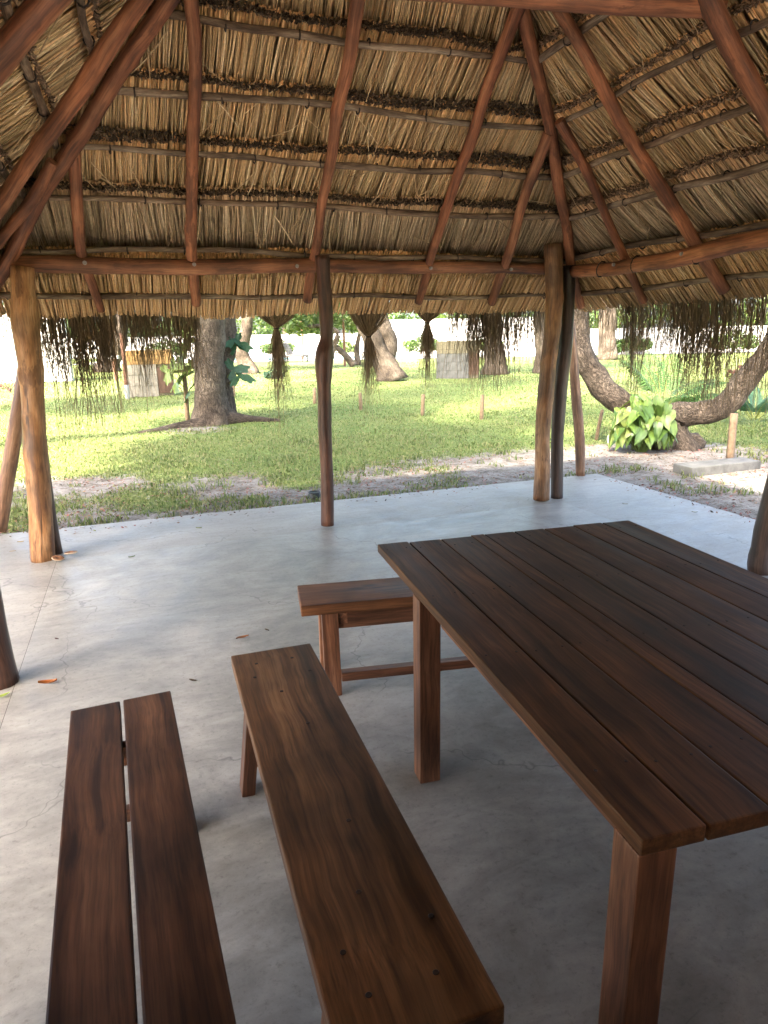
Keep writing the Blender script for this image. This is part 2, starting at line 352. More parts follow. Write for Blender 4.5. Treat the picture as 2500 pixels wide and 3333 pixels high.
# ground
k = NT('lawn_and_sand'); g = k.attr('col'); tc = k.n('ShaderNodeTexCoord'); v = tc.outputs['Object']
sand = k.ramp(k.noise(v, 7, 8, .7).outputs[0], ((.32, (.095, .080, .066)), (.46, (.205, .184, .158)), (.62, (.29, .27, .243)))).outputs[0]
fleck = k.ramp(k.noise(v, 34, 5, .7).outputs[0], ((.36, (.30, .22, .18)), (.47, (1, 1, 1)))).outputs[0]; sand = k.mix(.8, sand, fleck, 'MULTIPLY')
gr = k.ramp(k.noise(v, 26, 6, .7).outputs[0], ((.30, (.075, .10, .032)), (.5, (.140, .178, .058)), (.68, (.21, .24, .098)))).outputs[0]
gv = k.ramp(k.noise(v, .35, 4, .6).outputs[0], ((.35, (.85, .95, .8)), (.65, (1.15, 1.05, 1.0)))).outputs[0]; gr = k.mix(1.0, gr, gv, 'MULTIPLY')
gf = k.math('ADD', g.outputs['Fac'], k.math('MULTIPLY', k.math('SUBTRACT', k.noise(v, 11, 6, .7).outputs[0], .5), 1.2))
k.base(k.mix(k.ramp(gf, ((.42, (0,) * 3), (.58, (1,) * 3))).outputs[0], sand, gr)); k.rough(.95); k.b.inputs['Specular IOR Level'].default_value = .1
k.bump(k.noise(v, 22, 6, .7).outputs[0], .8, .03); MAT['ground'] = k.m

# ------------------------------------------------------------------ the ground
def lx(x, y): return x * E1[0] + y * E1[1]
def ly(x, y): return x * E2[0] + y * E2[1]
def grass_mask(x, y):
    a, b = lx(x, y), ly(x, y)
    d = np.maximum(np.maximum(b - 6.4, a - 4.93), np.maximum(-1.85 - a, -6.5 - b))
    base = np.clip((d - .3) / 3.8, 0, 1)
    # sandy apron to the right of the slab, near the leaning trees
    sand = np.exp(-(((a - 6.2) / 1.5) ** 2 + ((b - 5.6) / 2.0) ** 2)) * .5 + np.exp(-(((x - 3.8) / 1.3) ** 2 + ((y - 9.0) / .9) ** 2)) * .35
    sand = sand + np.exp(-(((x + 3.4) / 1.5) ** 2 + ((y - 12.7) / .8) ** 2)) * .45 + np.exp(-(((x + 4.2) / 1.6) ** 2 + ((y - 10.4) / .6) ** 2)) * .35
    sand = sand - np.exp(-(((a + 1.0) / 1.2) ** 2 + ((b - 7.0) / .7) ** 2)) * .35
    n = noise2(x * 1.15, y * 1.15, 3, 5)
    n2 = noise2(x * .35 + 9, y * .35, 5, 3)
    return np.clip(.13 + .80 * base - sand + (n - .5) * 1.5 * (1.1 - .8 * base) + (n2 - .5) * .5, 0, 1)
gxs = np.concatenate((np.linspace(-220, -14, 24)[:-1], np.arange(-14, 16, .16), np.linspace(16, 220, 24)))
gys = np.concatenate((np.linspace(-120, -3, 14)[:-1], np.arange(-3, 30, .16), np.linspace(30, 400, 30)))
GX, GY = np.meshgrid(gxs, gys)
def ground_h(x, y):
    a, b = lx(x, y), ly(x, y)
    d = np.maximum(np.maximum(b - 6.4, a - 4.93), np.maximum(-1.85 - a, -6.5 - b))
    k_ = np.clip((d - .05) / 1.0, 0, 1)
    return np.where(d < 0.02, -.10, -.055 + k_ * .05 * (noise2(x * .8, y * .8, 11, 3) - .35) - .0)
GZ = ground_h(GX, GY)
nx_, ny_ = len(gxs), len(gys); idx = np.arange(nx_ * ny_).reshape(ny_, nx_)
q = np.stack((idx[:-1, :-1], idx[:-1, 1:], idx[1:, 1:], idx[1:, :-1]), -1).reshape(-1, 4)
gm = grass_mask(GX.ravel(), GY.ravel())
tag(add('ground', np_mesh('ground', np.stack((GX.ravel(), GY.ravel(), GZ.ravel()), 1), q, col=np.repeat(gm[:, None], 3, 1), mats=(MAT['ground'],), smooth=True)), kind='structure')

# concrete floor: inner slab, border around it (pavilion frame)
PAV = wrl(1.5, 2.05)
def slab(name, x0, x1, y0, y1, z0, z1, mat, hole=None, wav=0.0):
    bm = bmesh.new()
    def quad(p): bm.faces.new([bm.verts.new(v) for v in p])
    if hole is None:
        rects = [(x0, x1, y0, y1)]
    else:
        hx0, hx1, hy0, hy1 = hole
        rects = [(x0, x1, hy1, y1), (x0, x1, y0, hy0), (x0, hx0, hy0, hy1), (hx1, x1, hy0, hy1)]
    for a, b, c_, d in rects: quad([(a, c_, z1), (b, c_, z1), (b, d, z1), (a, d, z1)])
    quad([(x0, y0, z0), (x1, y0, z0), (x1, y0, z1), (x0, y0, z1)]); quad([(x1, y0, z0), (x1, y1, z0), (x1, y1, z1), (x1, y0, z1)])
    quad([(x1, y1, z0), (x0, y1, z0), (x0, y1, z1), (x1, y1, z1)]); quad([(x0, y1, z0), (x0, y0, z0), (x0, y0, z1), (x0, y1, z1)])
    me = bpy.data.meshes.new(name); bm.to_mesh(me); bm.free(); me.materials.append(mat); return me
o = tag(add('floor', slab('floor', -.705, 3.785, -5.5, 5.395, -.12, .0, MAT['floor']), None, (0, 0, 0), ANG), kind='structure')
o = tag(add('floor_border', slab('floor_border', -1.85, 4.93, -6.5, 6.40, -.16, -.003, MAT['border'], (-.7085, 3.7885, -5.503, 5.399)), None, (0, 0, 0), ANG), kind='structure')
o = tag(add('floor_bed', slab('floor_bed', -.9, 3.95, -5.7, 5.6, -.15, -.03, MAT['peg']), None, (0, 0, 0), ANG), kind='structure')

# pale sand added out of view around the pavilion, bouncing sun up inside
for (x0, x1, y0, y1) in ((-15, -1.88, -14, 5.5), (4.96, 13, -14, 3.0), (-1.87, 4.95, -14, -6.53)):
    nm = 'bounce_sand_yard'; me = bpy.data.meshes.new(nm); me.from_pydata([(x0, y0, -.012), (x1, y0, -.012), (x1, y1, -.012), (x0, y1, -.012)], [], [(0, 1, 2, 3)]); me.materials.append(MAT['sand']); tag(add(nm, me, None, (0, 0, 0), ANG), kind='structure')

# ------------------------------------------------------------------ pavilion
TH = math.radians(44.5); TC, TS = math.cos(TH), math.sin(TH)
ZB = 2.26; XL, XR, YB, YF = -.78, 3.80, 5.55, -5.6
pav = empty('thatched_pavilion', PAV, ANG)
tag(pav, 'open sided thatched pavilion on red timber posts over the concrete floor', 'pavilion')
B0 = np.array([1.5, 2.05, 0])
def fp(face, t, q, m):
    t, q, m = np.broadcast_arrays(np.asarray(t, float), np.asarray(q, float), np.asarray(m, float))
    z = ZB + q * TS + m * TC; h_ = q * TC - m * TS
    if face == 'B': p = (t, YB - h_, z)
    if face == 'F': p = (t, YF + h_, z)
    if face == 'R': p = (XR - h_, t, z)
    if face == 'L': p = (XL + h_, t, z)
    return np.stack(p, -1) - B0
def ext(face, q, m):
    h_ = q * TC - m * TS
    return (XL + h_, XR - h_) if face in 'BF' else (YF + h_, YB - h_)
QR = (XR - XL) / 2 / TC
def L_(x, y, z): return np.array([x, y, z]) - B0
seed = [0]
def part(name, pts, rad, mat, parent=None, **k):
    seed[0] += 1
    return add(name, log_mesh(name, pts, rad, MAT[mat], seed=seed[0], **k), parent or pav)

# posts (local x, y positions measured from the floor joints)
def px_log(name, rows, dist, mat, **k):
    """post from its measured axis and width at the known distance of its foot"""
    P = [np.array([p @ E1, p @ E2, p[2]]) - B0 for p in (at_dist((a + b) / 2, v, dist) for a, b, v in rows)]
    return part(name, P, [(b - a) / 2 / 1453 * dist * .98 for a, b, v in rows], mat, **k)
px_log('post', [(70, 117, 1210), (66, 110, 1100), (55, 98, 960), (48, 92, 850), (38, 86, 760), (28, 82, 690), (29, 75, 640), (29, 70, 577)], 5.55, 'post_honey', seg=14, facet=.16, wob=.004, rj=.09, knots=5, step=.045)
part('post', [L_(-.715, 5.62, -.01), L_(-.735, 5.66, 1.0), L_(-.70, 5.68, 2.05)], [.042, .04, .038], 'post_dark')
px_log('post', [(692, 722, 1134), (692, 719, 1013), (686, 716, 917), (685, 715, 830), (681, 719, 792), (679, 721, 772), (684, 721, 750), (692, 721, 738), (691, 720, 722), (689, 720, 690), (686, 715, 600), (681, 712, 552)], 5.66, 'post_red', seg=14, step=.04, wob=.003, facet=.08, knots=2)
px_log('post', [(1150, 1184, 1079), (1154, 1187, 1000), (1156, 1189, 940), (1166, 1199, 804), (1177, 1212, 702), (1180, 1217, 634), (1179, 1216, 527)], 6.62, 'post_honey', seg=14, facet=.18, wob=.005, rj=.09, knots=5, step=.05)
px_log('post', [(1189, 1215, 1077), (1190, 1216, 940), (1195, 1225, 838), (1206, 1236, 735), (1214, 1241, 640), (1215, 1242, 574)], 6.78, 'post_dark', seg=12, step=.05, wob=.004)
part('post', [L_(-.755, 3.42, -.01), L_(-.775, 3.43, .5), L_(-.80, 3.44, 1.1), L_(-.80, 3.44, 2.15)], [.078, .075, .072, .07], 'post_red', step=.06)
part('post', [L_(3.86, 3.20, -.01), L_(3.90, 3.20, .7), L_(3.93, 3.20, 1.3), L_(3.86, 3.2, 2.15)], [.072, .070, .068, .066], 'post_dark', step=.06)
for x, y in ((-.78, 1.2), (-.78, -1.1), (-.78, -3.4), (-.78, -5.6), (3.82, 1.0), (3.82, -1.1), (3.82, -3.4), (3.82, -5.6), (1.5, -5.6)):
    part('post', [L_(x, y, -.01), L_(x + .02, y, 1.0), L_(x, y, 2.2)], [.075, .07, .068], 'post_red')
# outer leaning props
px_log('prop', [(1244, 1264, 1027), (1241, 1263, 940), (1232, 1254, 838), (1228, 1246, 770), (1222, 1240, 690)], 7.95, 'strut', step=.06, facet=.1, wob=.004)
px_log('prop', [(-16, 12, 1146), (11, 39, 980), (26, 53, 881), (42, 66, 780)], 6.55, 'strut', step=.06, facet=.14, wob=.004)
# wall plates
pb = part('wall_plate', [L_(-.74, 5.62, 2.135), L_(.5, 5.63, 2.14), L_(1.5, 5.63, 2.16), L_(2.6, 5.63, 2.165), L_(3.66, 5.63, 2.165)], [.062, .060, .056, .052, .048], 'plate', wob=.010)
pr = part('wall_plate', [L_(3.86, 5.50, 2.13), L_(3.82, 4.9, 2.115), L_(3.80, 4.3, 2.11), L_(3.80, 3.3, 2.15), L_(3.80, 1.9, 2.14)], [.055, .058, .060, .062, .06], 'plate', wob=.010)
pl_ = part('wall_plate', [L_(-.88, 5.62, 2.15), L_(-.80, 4.5, 2.15), L_(-.78, 3.4, 2.15), L_(-.78, 1.2, 2.15)], [.062, .06, .06, .06], 'plate', wob=.010)
part('wall_plate', [L_(-.78, 1.15, 2.15), L_(-.78, -5.65, 2.15)], .058, 'plate'); part('wall_plate', [L_(3.80, 1.85, 2.14), L_(3.80, -5.65, 2.15)], .058, 'plate')
part('wall_plate', [L_(-.85, -5.6, 2.15), L_(1.5, -5.6, 2.15), L_(3.88, -5.6, 2.15)], .058, 'plate')
# rafters, back face
def rafter(face, t0, q0, t1, q1, r0, r1, name='rafter', bend=0.0, m=-.005, mat='rafter'):
    P = [fp(face, t0 + (t1 - t0) * f + bend * math.sin(math.pi * f), q0 + (q1 - q0) * f, m) for f in (0, .25, .5, .75, 1)]
    return part(name, P, np.linspace(r0, r1, 5) * rng.uniform(.9, 1.1, 5), mat, wob=.015, step=.04, facet=.06, knots=9, rj=.065)
rafter('B', .505, -.52, .505, 2.0, .036, .042); rafter('B', 1.435, -.50, 1.47, 3.1, .038, .043); rafter('B', 2.47, -.51, 2.46, 2.0, .038, .044)
part('rafter', [fp('B', -.21, -.60, 0), fp('B', -.235, -.35, 0), fp('B', -.265, -.1, 0), fp('B', -.25, .35, 0), fp('B', -.21, .83, 0)], [.030, .040, .038, .040, .033], 'rafter', wob=.010, step=.04, facet=.1, rj=.1)
rafter('B', 3.245, -.54, 3.06, 1.1, .038, .042)
# right face
rafter('R', 4.09, -.55, 3.97, 1.85, .050, .042); rafter('R', 3.06, -.5, 3.11, 3.1, .050, .046)
rafter('R', 4.98, -.58, 4.55, 1.12, .036, .036, bend=-.02); rafter('R', 2.0, -.5, 2.0, 3.1, .055, .05); [rafter('R', t_, -.5, t_, 3.1, .055, .05) for t_ in (.9, -.3, -1.5, -2.7, -3.9)]
# left face
rafter('L', 5.05, -.30, 4.0, 1.45, .050, .045); rafter('L', 5.40, -.02, 4.98, .60, .038, .034); rafter('L', 3.33, -.5, 3.24, 3.1, .050, .046)
rafter('L', 2.0, -.5, 2.0, 3.1, .055, .05); [rafter('L', t_, -.5, t_, 3.1, .055, .05) for t_ in (.9, -.3, -1.5, -2.7, -3.9)]
for t in (.5, 1.5, 2.5): rafter('F', t, -.5, t, 2.0 if t != 1.5 else 3.1, .05, .05)
# hips
def hip(x0, y0, z0, x1, y1, z1, r0, r1, mid=(0, 0, 0)):
    a = np.array([x0, y0, z0]); b = np.array([x1, y1, z1]); md = (a + b) / 2 + np.array(mid)
    return part('hip_rafter', [a - B0, md - B0, b - B0], [r0, (r0 + r1) / 2, r1], 'rafter', wob=.016, step=.04, facet=.06, knots=10, rj=.065)
hip(4.26, 5.95, 1.86, 1.53, 3.25, 4.50, .045, .046, (.02, .03, 0)); hip(-1.05, 5.93, 1.86, 1.46, 3.24, 4.50, .052, .047, (-.03, 0, 0))
hip(-1.2, -6.02, 1.86, 1.46, -3.35, 4.50, .06, .06); hip(4.22, -6.02, 1.86, 1.53, -3.35, 4.50, .06, .06)
part('ridge_beam', [L_(1.5, 3.4, 4.46), L_(1.5, -3.5, 4.46)], .06, 'rafter')
part('tie_beam', [L_(-.12, 3.12, 2.975), L_(1.2, 3.12, 3.046), L_(2.98, 3.12, 3.185)], [.062, .065, .060], 'rafter', facet=.08)
# purlins
def ring_mesh(name, r, tube, axis, mat, n=10):
    me = bpy.data.meshes.new(name); V, Fq = [], []
    for i in range(n):
        a = 2 * math.pi * i / n
        for j in range(4):
            b = 2 * math.pi * j / 4; rr = r + tube * math.cos(b); p = [rr * math.cos(a), rr * math.sin(a), tube * math.sin(b)]
            V.append(p if axis == 2 else ([p[2], p[0], p[1]] if axis == 0 else [p[0], p[2], p[1]]))
    for i in range(n):
        for j in range(4): Fq.append((i * 4 + j, ((i + 1) % n) * 4 + j, ((i + 1) % n) * 4 + (j + 1) % 4, i * 4 + (j + 1) % 4))
    me.from_pydata(V, [], Fq); me.materials.append(mat); return me
TWX = ring_mesh('twine_tie', .026, .005, 0, MAT['rope'], 8); TWY = ring_mesh('twine_tie', .026, .005, 1, MAT['rope'], 8)
QP = [-.51, -.085, .335, .71, 1.09, 1.51, 1.93, 2.35, 2.77]
for face in 'BRLF':
    for k_, qp in enumerate(QP):
        if face == 'F' and k_ % 2: continue
        a, b = ext(face, qp, .07)
        n = 6; ts = np.linspace(a + .03, b - .03, n)
        jq = rng.normal(0, .014, n); P = [fp(face, t, qp + j, .066 + rng.normal(0, .004)) for t, j in zip(ts, jq)]
        if len(P) > 1 and b - a > .3:
            ob = part('purlin', P, np.linspace(.018, .024, n) if rng.random() < .5 else np.linspace(.024, .018, n), 'purlin', wob=.009, step=.07, seg=8, knots=12, rj=.16)
            if face != 'F' and k_ <= 5:
                for t in np.arange(a + .25 + rng.random() * .2, b - .15, .46):
                    tw = add('twine_tie', TWX if face == 'B' else TWY, ob, tuple(fp(face, t + rng.normal(0, .05), qp + np.interp(t, ts, jq), .066))); tw.rotation_euler = (0, 0, rng.normal(0, .2))
# bindings and bolts on the plates
rope_y = ring_mesh('rope_tie', .063, .006, 1, MAT['rope']); rope_x = ring_mesh('rope_tie', .059, .005, 0, MAT['rope'])
for y in (5.05, 4.62, 3.98): o = add('rope_tie', rope_y, pr, L_(3.81, y, 2.112)); o.rotation_euler = (.2, 0, .25)
def disc_mesh(name, r, h, mat, n=8):
    V = [(r * math.cos(2 * math.pi * i / n), r * math.sin(2 * math.pi * i / n), 0) for i in range(n)] + [(r * .8 * math.cos(2 * math.pi * i / n), r * .8 * math.sin(2 * math.pi * i / n), h) for i in range(n)]
    Fc = [tuple(range(n, 2 * n))] + [(i, (i + 1) % n, n + (i + 1) % n, n + i) for i in range(n)]
    me = bpy.data.meshes.new(name); me.from_pydata(V, [], Fc); me.materials.append(mat); return me
bolt = disc_mesh('bolt', .016, .016, MAT['bolt'])
for x in (-.26, .505, 1.30, 2.46, 3.24):
    o = add('bolt', bolt, pb, L_(x, 5.573, 2.15)); o.rotation_euler = (math.pi / 2, 0, 0)
for y in (4.80, 4.06):
    o = add('bolt', bolt, pr, L_(3.742, y, 2.125)); o.rotation_euler = (0, -math.pi / 2, 0)

# thatch
STRAW = np.array([(.66, .49, .275), (.58, .415, .225), (.74, .58, .36), (.47, .33, .175), (.62, .41, .21), (.34, .235, .125), (.55, .37, .20)])
def straw_cols(n, grey=0.0, orange=0.0):
    c = STRAW[rng.integers(0, len(STRAW), n)] * np.array([[1.22, 1.18, 1.10]]) * rng.uniform(.8, 1.12, (n, 1))
    g = c.mean(1, keepdims=True) * np.array([[1.04, 1.0, .86]]); c = c * (1 - grey) + g * grey
    return c * (1 - orange) + np.array([[.60, .34, .17]]) * rng.uniform(.8, 1.15, (n, 1)) * orange
def course(face, q0, q1, m0, m1, per_m, layers, r, grey=0., tilt=.06, wav=.04, wseed=1, trange=None):
    Ps, Rs, Cs, En = [], [], [], []
    for l in range(layers):
        m_l = l * .020
        a, b = ext(face, (q0 + q1) / 2, m1 + m_l); a0, b0 = ext(face, q0, m0 + m_l); a1, b1 = ext(face, q1, m1 + m_l)
        if trange: a, b = max(a, trange[0]), min(b, trange[1])
        n = int((b - a) * per_m * (1.0 if l < layers - 1 else 1.5))
        if n < 2: continue
        t = np.sort(rng.uniform(a, b, n))
        lo = tilt * 2.2 * (noise2(t * 1.3, 0 * t + wseed, wseed, 2) - .5) * 2
        fan = .42 * np.exp(-(t - a) / .35) * (-1) + .42 * np.exp(-(b - t) / .35)
        tl = t + (lo + fan + rng.normal(0, tilt * .75, n)) * (q1 - q0) * .6
        th_ = t - (lo + rng.normal(0, tilt * .3, n)) * (q1 - q0) * .4
        th_ = np.clip(th_, a1 - .03, b1 + .03); tl = np.clip(tl, a0 - .02, b0 + .02)
        e = q1 + wav * 2 * (noise2(t * 1.6, 0 * t + 3, wseed + 20, 3) - .5) + rng.normal(0, .006, n) + l * .014
        s0 = q0 + rng.normal(0, .03, n)
        K = 4; f = np.linspace(0, 1, K)[None]
        tt = tl[:, None] * (1 - f) + th_[:, None] * f + rng.normal(0, .004, (n, 1)) * np.sin(f * 3.14); qq = s0[:, None] * (1 - f) + e[:, None] * f
        mm = (m0 + m_l) * (1 - f) + (m1 + m_l) * f - .020 * f * f + rng.normal(0, .005, (n, 1)) - .012 * np.sin(f * math.pi)
        P = fp(face, tt, qq, mm); Ps.append(P)
        rr = r * rng.uniform(.65, 1.25, (n, 1)); Rs.append(rr * np.linspace(.75, 1.1, K)[None])
        Cs.append(straw_cols(n, grey) * np.interp(rng.random(n), [0, 1], [.88, 1.06])[:, None])
        En.append(Cs[-1] * np.array([[1.05, .88, .75]]))
    P, R_, C_, E_ = map(np.concatenate, (Ps, Rs, Cs, En))
    return P, R_, C_, E_
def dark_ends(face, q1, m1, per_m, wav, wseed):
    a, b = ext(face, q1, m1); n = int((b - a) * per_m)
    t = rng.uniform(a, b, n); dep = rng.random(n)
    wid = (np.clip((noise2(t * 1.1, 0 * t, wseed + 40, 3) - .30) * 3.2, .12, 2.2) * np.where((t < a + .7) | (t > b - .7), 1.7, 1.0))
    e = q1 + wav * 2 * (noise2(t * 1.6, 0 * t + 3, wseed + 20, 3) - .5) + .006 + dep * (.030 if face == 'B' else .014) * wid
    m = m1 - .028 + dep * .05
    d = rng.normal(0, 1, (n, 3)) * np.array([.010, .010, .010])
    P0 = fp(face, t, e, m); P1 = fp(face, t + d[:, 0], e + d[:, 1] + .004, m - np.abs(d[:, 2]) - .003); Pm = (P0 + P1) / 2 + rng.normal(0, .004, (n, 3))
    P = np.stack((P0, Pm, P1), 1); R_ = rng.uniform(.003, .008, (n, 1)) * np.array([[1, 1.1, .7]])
    c = np.array([[.085, .055, .034]]) * (1.0 if face == 'B' else 2.6) * rng.uniform(.35, 1.9, (n, 1)); fleck = rng.random(n) < .10; c[fleck] = (.26, .19, .11)  # some strands at random coloured paler
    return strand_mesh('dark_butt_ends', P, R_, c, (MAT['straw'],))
reed_parent = None
for face, a_, b_, n in (('B', -.4, 3.5, 110), ('R', 2.2, 5.2, 90), ('L', 2.2, 5.2, 60)):
    t = rng.uniform(a_, b_, n); q_ = rng.uniform(-.1, 1.5, n); L = rng.uniform(.15, .45, n); an = rng.normal(0, .55, n)
    lo_, hi_ = XL, XR
    f = np.linspace(-.5, .5, 4)[None]
    tt = t[:, None] + np.sin(an)[:, None] * L[:, None] * f + .02 * rng.normal(0, 1, (n, 1)) * f * f * 4; qq = q_[:, None] + np.cos(an)[:, None] * L[:, None] * f
    ins = qq * TC; e0 = (XL if face == 'B' else YF) + ins + .05; e1_ = (XR if face == 'B' else YB) - ins - .05
    ok = ((tt > e0) & (tt < e1_)).all(1)
    P = fp(face, tt, qq, .088 + rng.normal(0, .006, (n, 1)) + 0 * f)[ok]
    tag(add('loose_straw', strand_mesh('loose_straw', P, rng.uniform(.0022, .0045, (len(P), 1)) * np.ones((1, 4)), straw_cols(len(P), .2), (MAT['straw'],)), pav), kind='stuff')
for face in 'BRLF':
    dens = {'B': 92, 'R': 92, 'L': 85, 'F': 30}[face]; lay = {'B': 3, 'R': 3, 'L': 3, 'F': 1}[face]
    for k_ in range(len(QP)):
        qk = QP[k_]
        if face == 'F' and k_ > 5: continue
        if k_ == 0: q0, q1 = -.66, QP[1] - .05
        elif k_ == 1: q0, q1 = QP[1] - .05, QP[2] + .065
        else: q0, q1 = QP[k_] - .02, (QP[k_ + 1] if k_ + 1 < len(QP) else 3.0) + .065
        grey = .35 if k_ == 1 else .05
        rr = .0048 if k_ == 1 else .0064
        d = dens * (1.35 if k_ == 1 else 1.0)
        vis = k_ <= 5
        if not vis: d = d * .5
        A = course(face, q0, q1, .175, .108, d, lay if vis else 2, rr if vis else .009, grey, tilt=.10 if k_ == 1 else .075, wseed=k_ * 7 + ord(face))
        o = add('thatch_course', strand_mesh('thatch_course', *A[:3], (MAT['straw'],), cap_end=True, end_cols=A[3]), pav); tag(o, kind='stuff')
        if vis and face != 'F' and k_ >= 1:
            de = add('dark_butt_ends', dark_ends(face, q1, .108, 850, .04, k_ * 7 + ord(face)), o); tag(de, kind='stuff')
        if k_ == 0 and face == 'B': reed_parent = o
    # eave butts: thick reed ends pointing down past the lowest purlin
    a, b = ext(face, -.7, .1)
    n = int((b - a) * (230 if face != 'F' else 80)); t = rng.uniform(a, b, n); lyr = rng.integers(0, 3, n)
    edge = -.745 + .05 * (noise2(t * 1.2, 0 * t, 77, 2) - .5) * 2 + rng.normal(0, .010, n)
    f = np.linspace(0, 1, 3)[None]; tl = rng.normal(0, .02, (n, 1)) + .03 * (noise2(t * 2, 0 * t, 78, 2) - .5)[:, None]
    P = fp(face, t[:, None] + tl * (1 - f), edge[:, None] * (1 - f) + (-.30) * f, .098 + lyr[:, None] * .018 + rng.normal(0, .004, (n, 1)) + .0 * f)
    R_ = rng.uniform(.0055, .0085, (n, 1)) * np.array([[1.0, .9, .7]])
    o = add('eave_reeds', strand_mesh('eave_reeds', P, R_, straw_cols(n, 0, .25), (MAT['straw'],), cap_end=True), pav); tag(o, kind='stuff')
    if face == 'B':
        # the largest reeds along the visible eave, one by one
        rm = []
        for v_ in range(8):
            kk = np.linspace(0, 1, 3); Pr = np.stack((rng.normal(0, .002, 3), 0 * kk, kk * .42), 1)[None]
            rm.append(strand_mesh('reed', Pr, np.array([[.0085, .008, .006]]) * rng.uniform(.8, 1.15), straw_cols(1, 0, .35), (MAT['straw'],), sides=5))
        ts = np.linspace(-.85, 4.05, 300)
        up_ = Vector((0, -TC, TS))
        for i, t in enumerate(ts):
            e_ = -.752 + .05 * (noise2(np.array([t * 1.2]), np.array([0.]), 77, 2)[0] - .5) * 2 + random.gauss(0, .008)
            p = fp('B', t + random.gauss(0, .004), e_, .083 + random.gauss(0, .003))
            ob = add('reed', rm[i % 8], o, tuple(p))
            dv = (up_ + Vector((random.gauss(0, .05), 0, 0))).normalized(); ob.rotation_mode = 'QUATERNION'; ob.rotation_quaternion = dv.to_track_quat('Z', 'Y')
    # closed cover above the reeds keeps the light out
    m0, m1 = .215, .34
    V = []
    for m in (m0, m1):
        for q_ in (-.70, QR + m * TS / TC - .001):
            a_, b_ = ext(face, q_, m); V += [fp(face, a_, q_, m), fp(face, b_, q_, m)]
    me = bpy.data.meshes.new('roof_cover'); me.from_pydata([tuple(v) for v in V], [], [(0, 1, 3, 2), (4, 6, 7, 5), (0, 4, 5, 1), (2, 3, 7, 6), (0, 2, 6, 4), (1, 5, 7, 3)]); me.materials.append(MAT['cover'])
    add('roof_cover', me, pav)

# hanging fringe: (face, t0, t1, strands, dense length, tip length)
FR = [('B', -1.25, -.72, 90, .25, .60), ('B', -.70, -.12, 620, .50, .95), ('B', -.45, -.16, 200, .60, .95), ('B', -.15, -.06, 20, .3, .8), ('B', -.06, .56, 640, .32, .62), ('B', .0, .12, 16, .6, .9),
      ('B', 2.92, 4.15, 640, .34, .75), ('B', 3.15, 3.6, 200, .45, .80), ('B', .7, 2.9, 50, .08, .25), ('R', 5.2, 6.3, 150, .30, .55), ('R', 3.3, 5.5, 1050, .50, .80), ('R', 1.0, 3.3, 300, .5, .8), ('R', 4.2, 4.9, 220, .52, .85),
      ('L', -2.0, 6.0, 3600, .55, .8)]  # left eave fringe out of view, made denser and longer to block sun
def hang(P0, L, spread=.05, K=7, vdir=None, r=.0028, kink=.012):
    n = len(P0); f = np.linspace(0, 1, K)[None, :, None]
    dr = rng.normal(0, 1, (n, 1, 3)) * np.array([1, 1, 0]) * spread
    P = P0[:, None, :] + f * L[:, None, None] * np.array([0, 0, -1.0]) + (f ** 1.6) * dr * L[:, None, None]
    P = P + np.cumsum(rng.normal(0, 1, (n, K, 3)) * np.array([1, 1, .2]) * kink * f, 1)
    if vdir is not None: P = P + (np.sin(np.clip(f * 2.5, 0, 1) * math.pi / 2)) * vdir
    R_ = r * rng.uniform(.6, 1.3, (n, 1)) * np.linspace(1.0, .50, K)[None]
    return P, R_
allP, allR, allC = [], [], []
for face, t0, t1, n, ld, lt in FR:
    # clumps give uneven ends
    t = rng.uniform(t0, t1, n); cl = noise2(t * 5, 0 * t, 90, 3)
    L = 1.35 * ld * rng.uniform(.5, 1.2, n) * (.45 + 1.1 * cl); tip = rng.random(n) < .16; L[tip] = rng.uniform(1.3 * ld, 1.25 * lt, tip.sum())
    P0 = fp(face, t, -.66 + rng.normal(0, .02, n), .135 + rng.uniform(0, .06, n))
    outd = {'B': (0, 1, 0), 'R': (1, 0, 0), 'L': (-1, 0, 0)}[face]
    P, R_ = hang(P0, L, .07, vdir=np.array(outd) * rng.uniform(.02, .10, (n, 1, 1)), r=.0027)
    allP.append(P); allR.append(R_)
    allC.append(np.array([[.26, .185, .105]]) * rng.uniform(.4, 1.5, (n, 1)) * np.array([[1, 1, 1]]))
o = add('thatch_fringe', strand_mesh('thatch_fringe', np.concatenate(allP), np.concatenate(allR), np.concatenate(allC), (MAT['fringe'],)), pav); tag(o, kind='stuff')
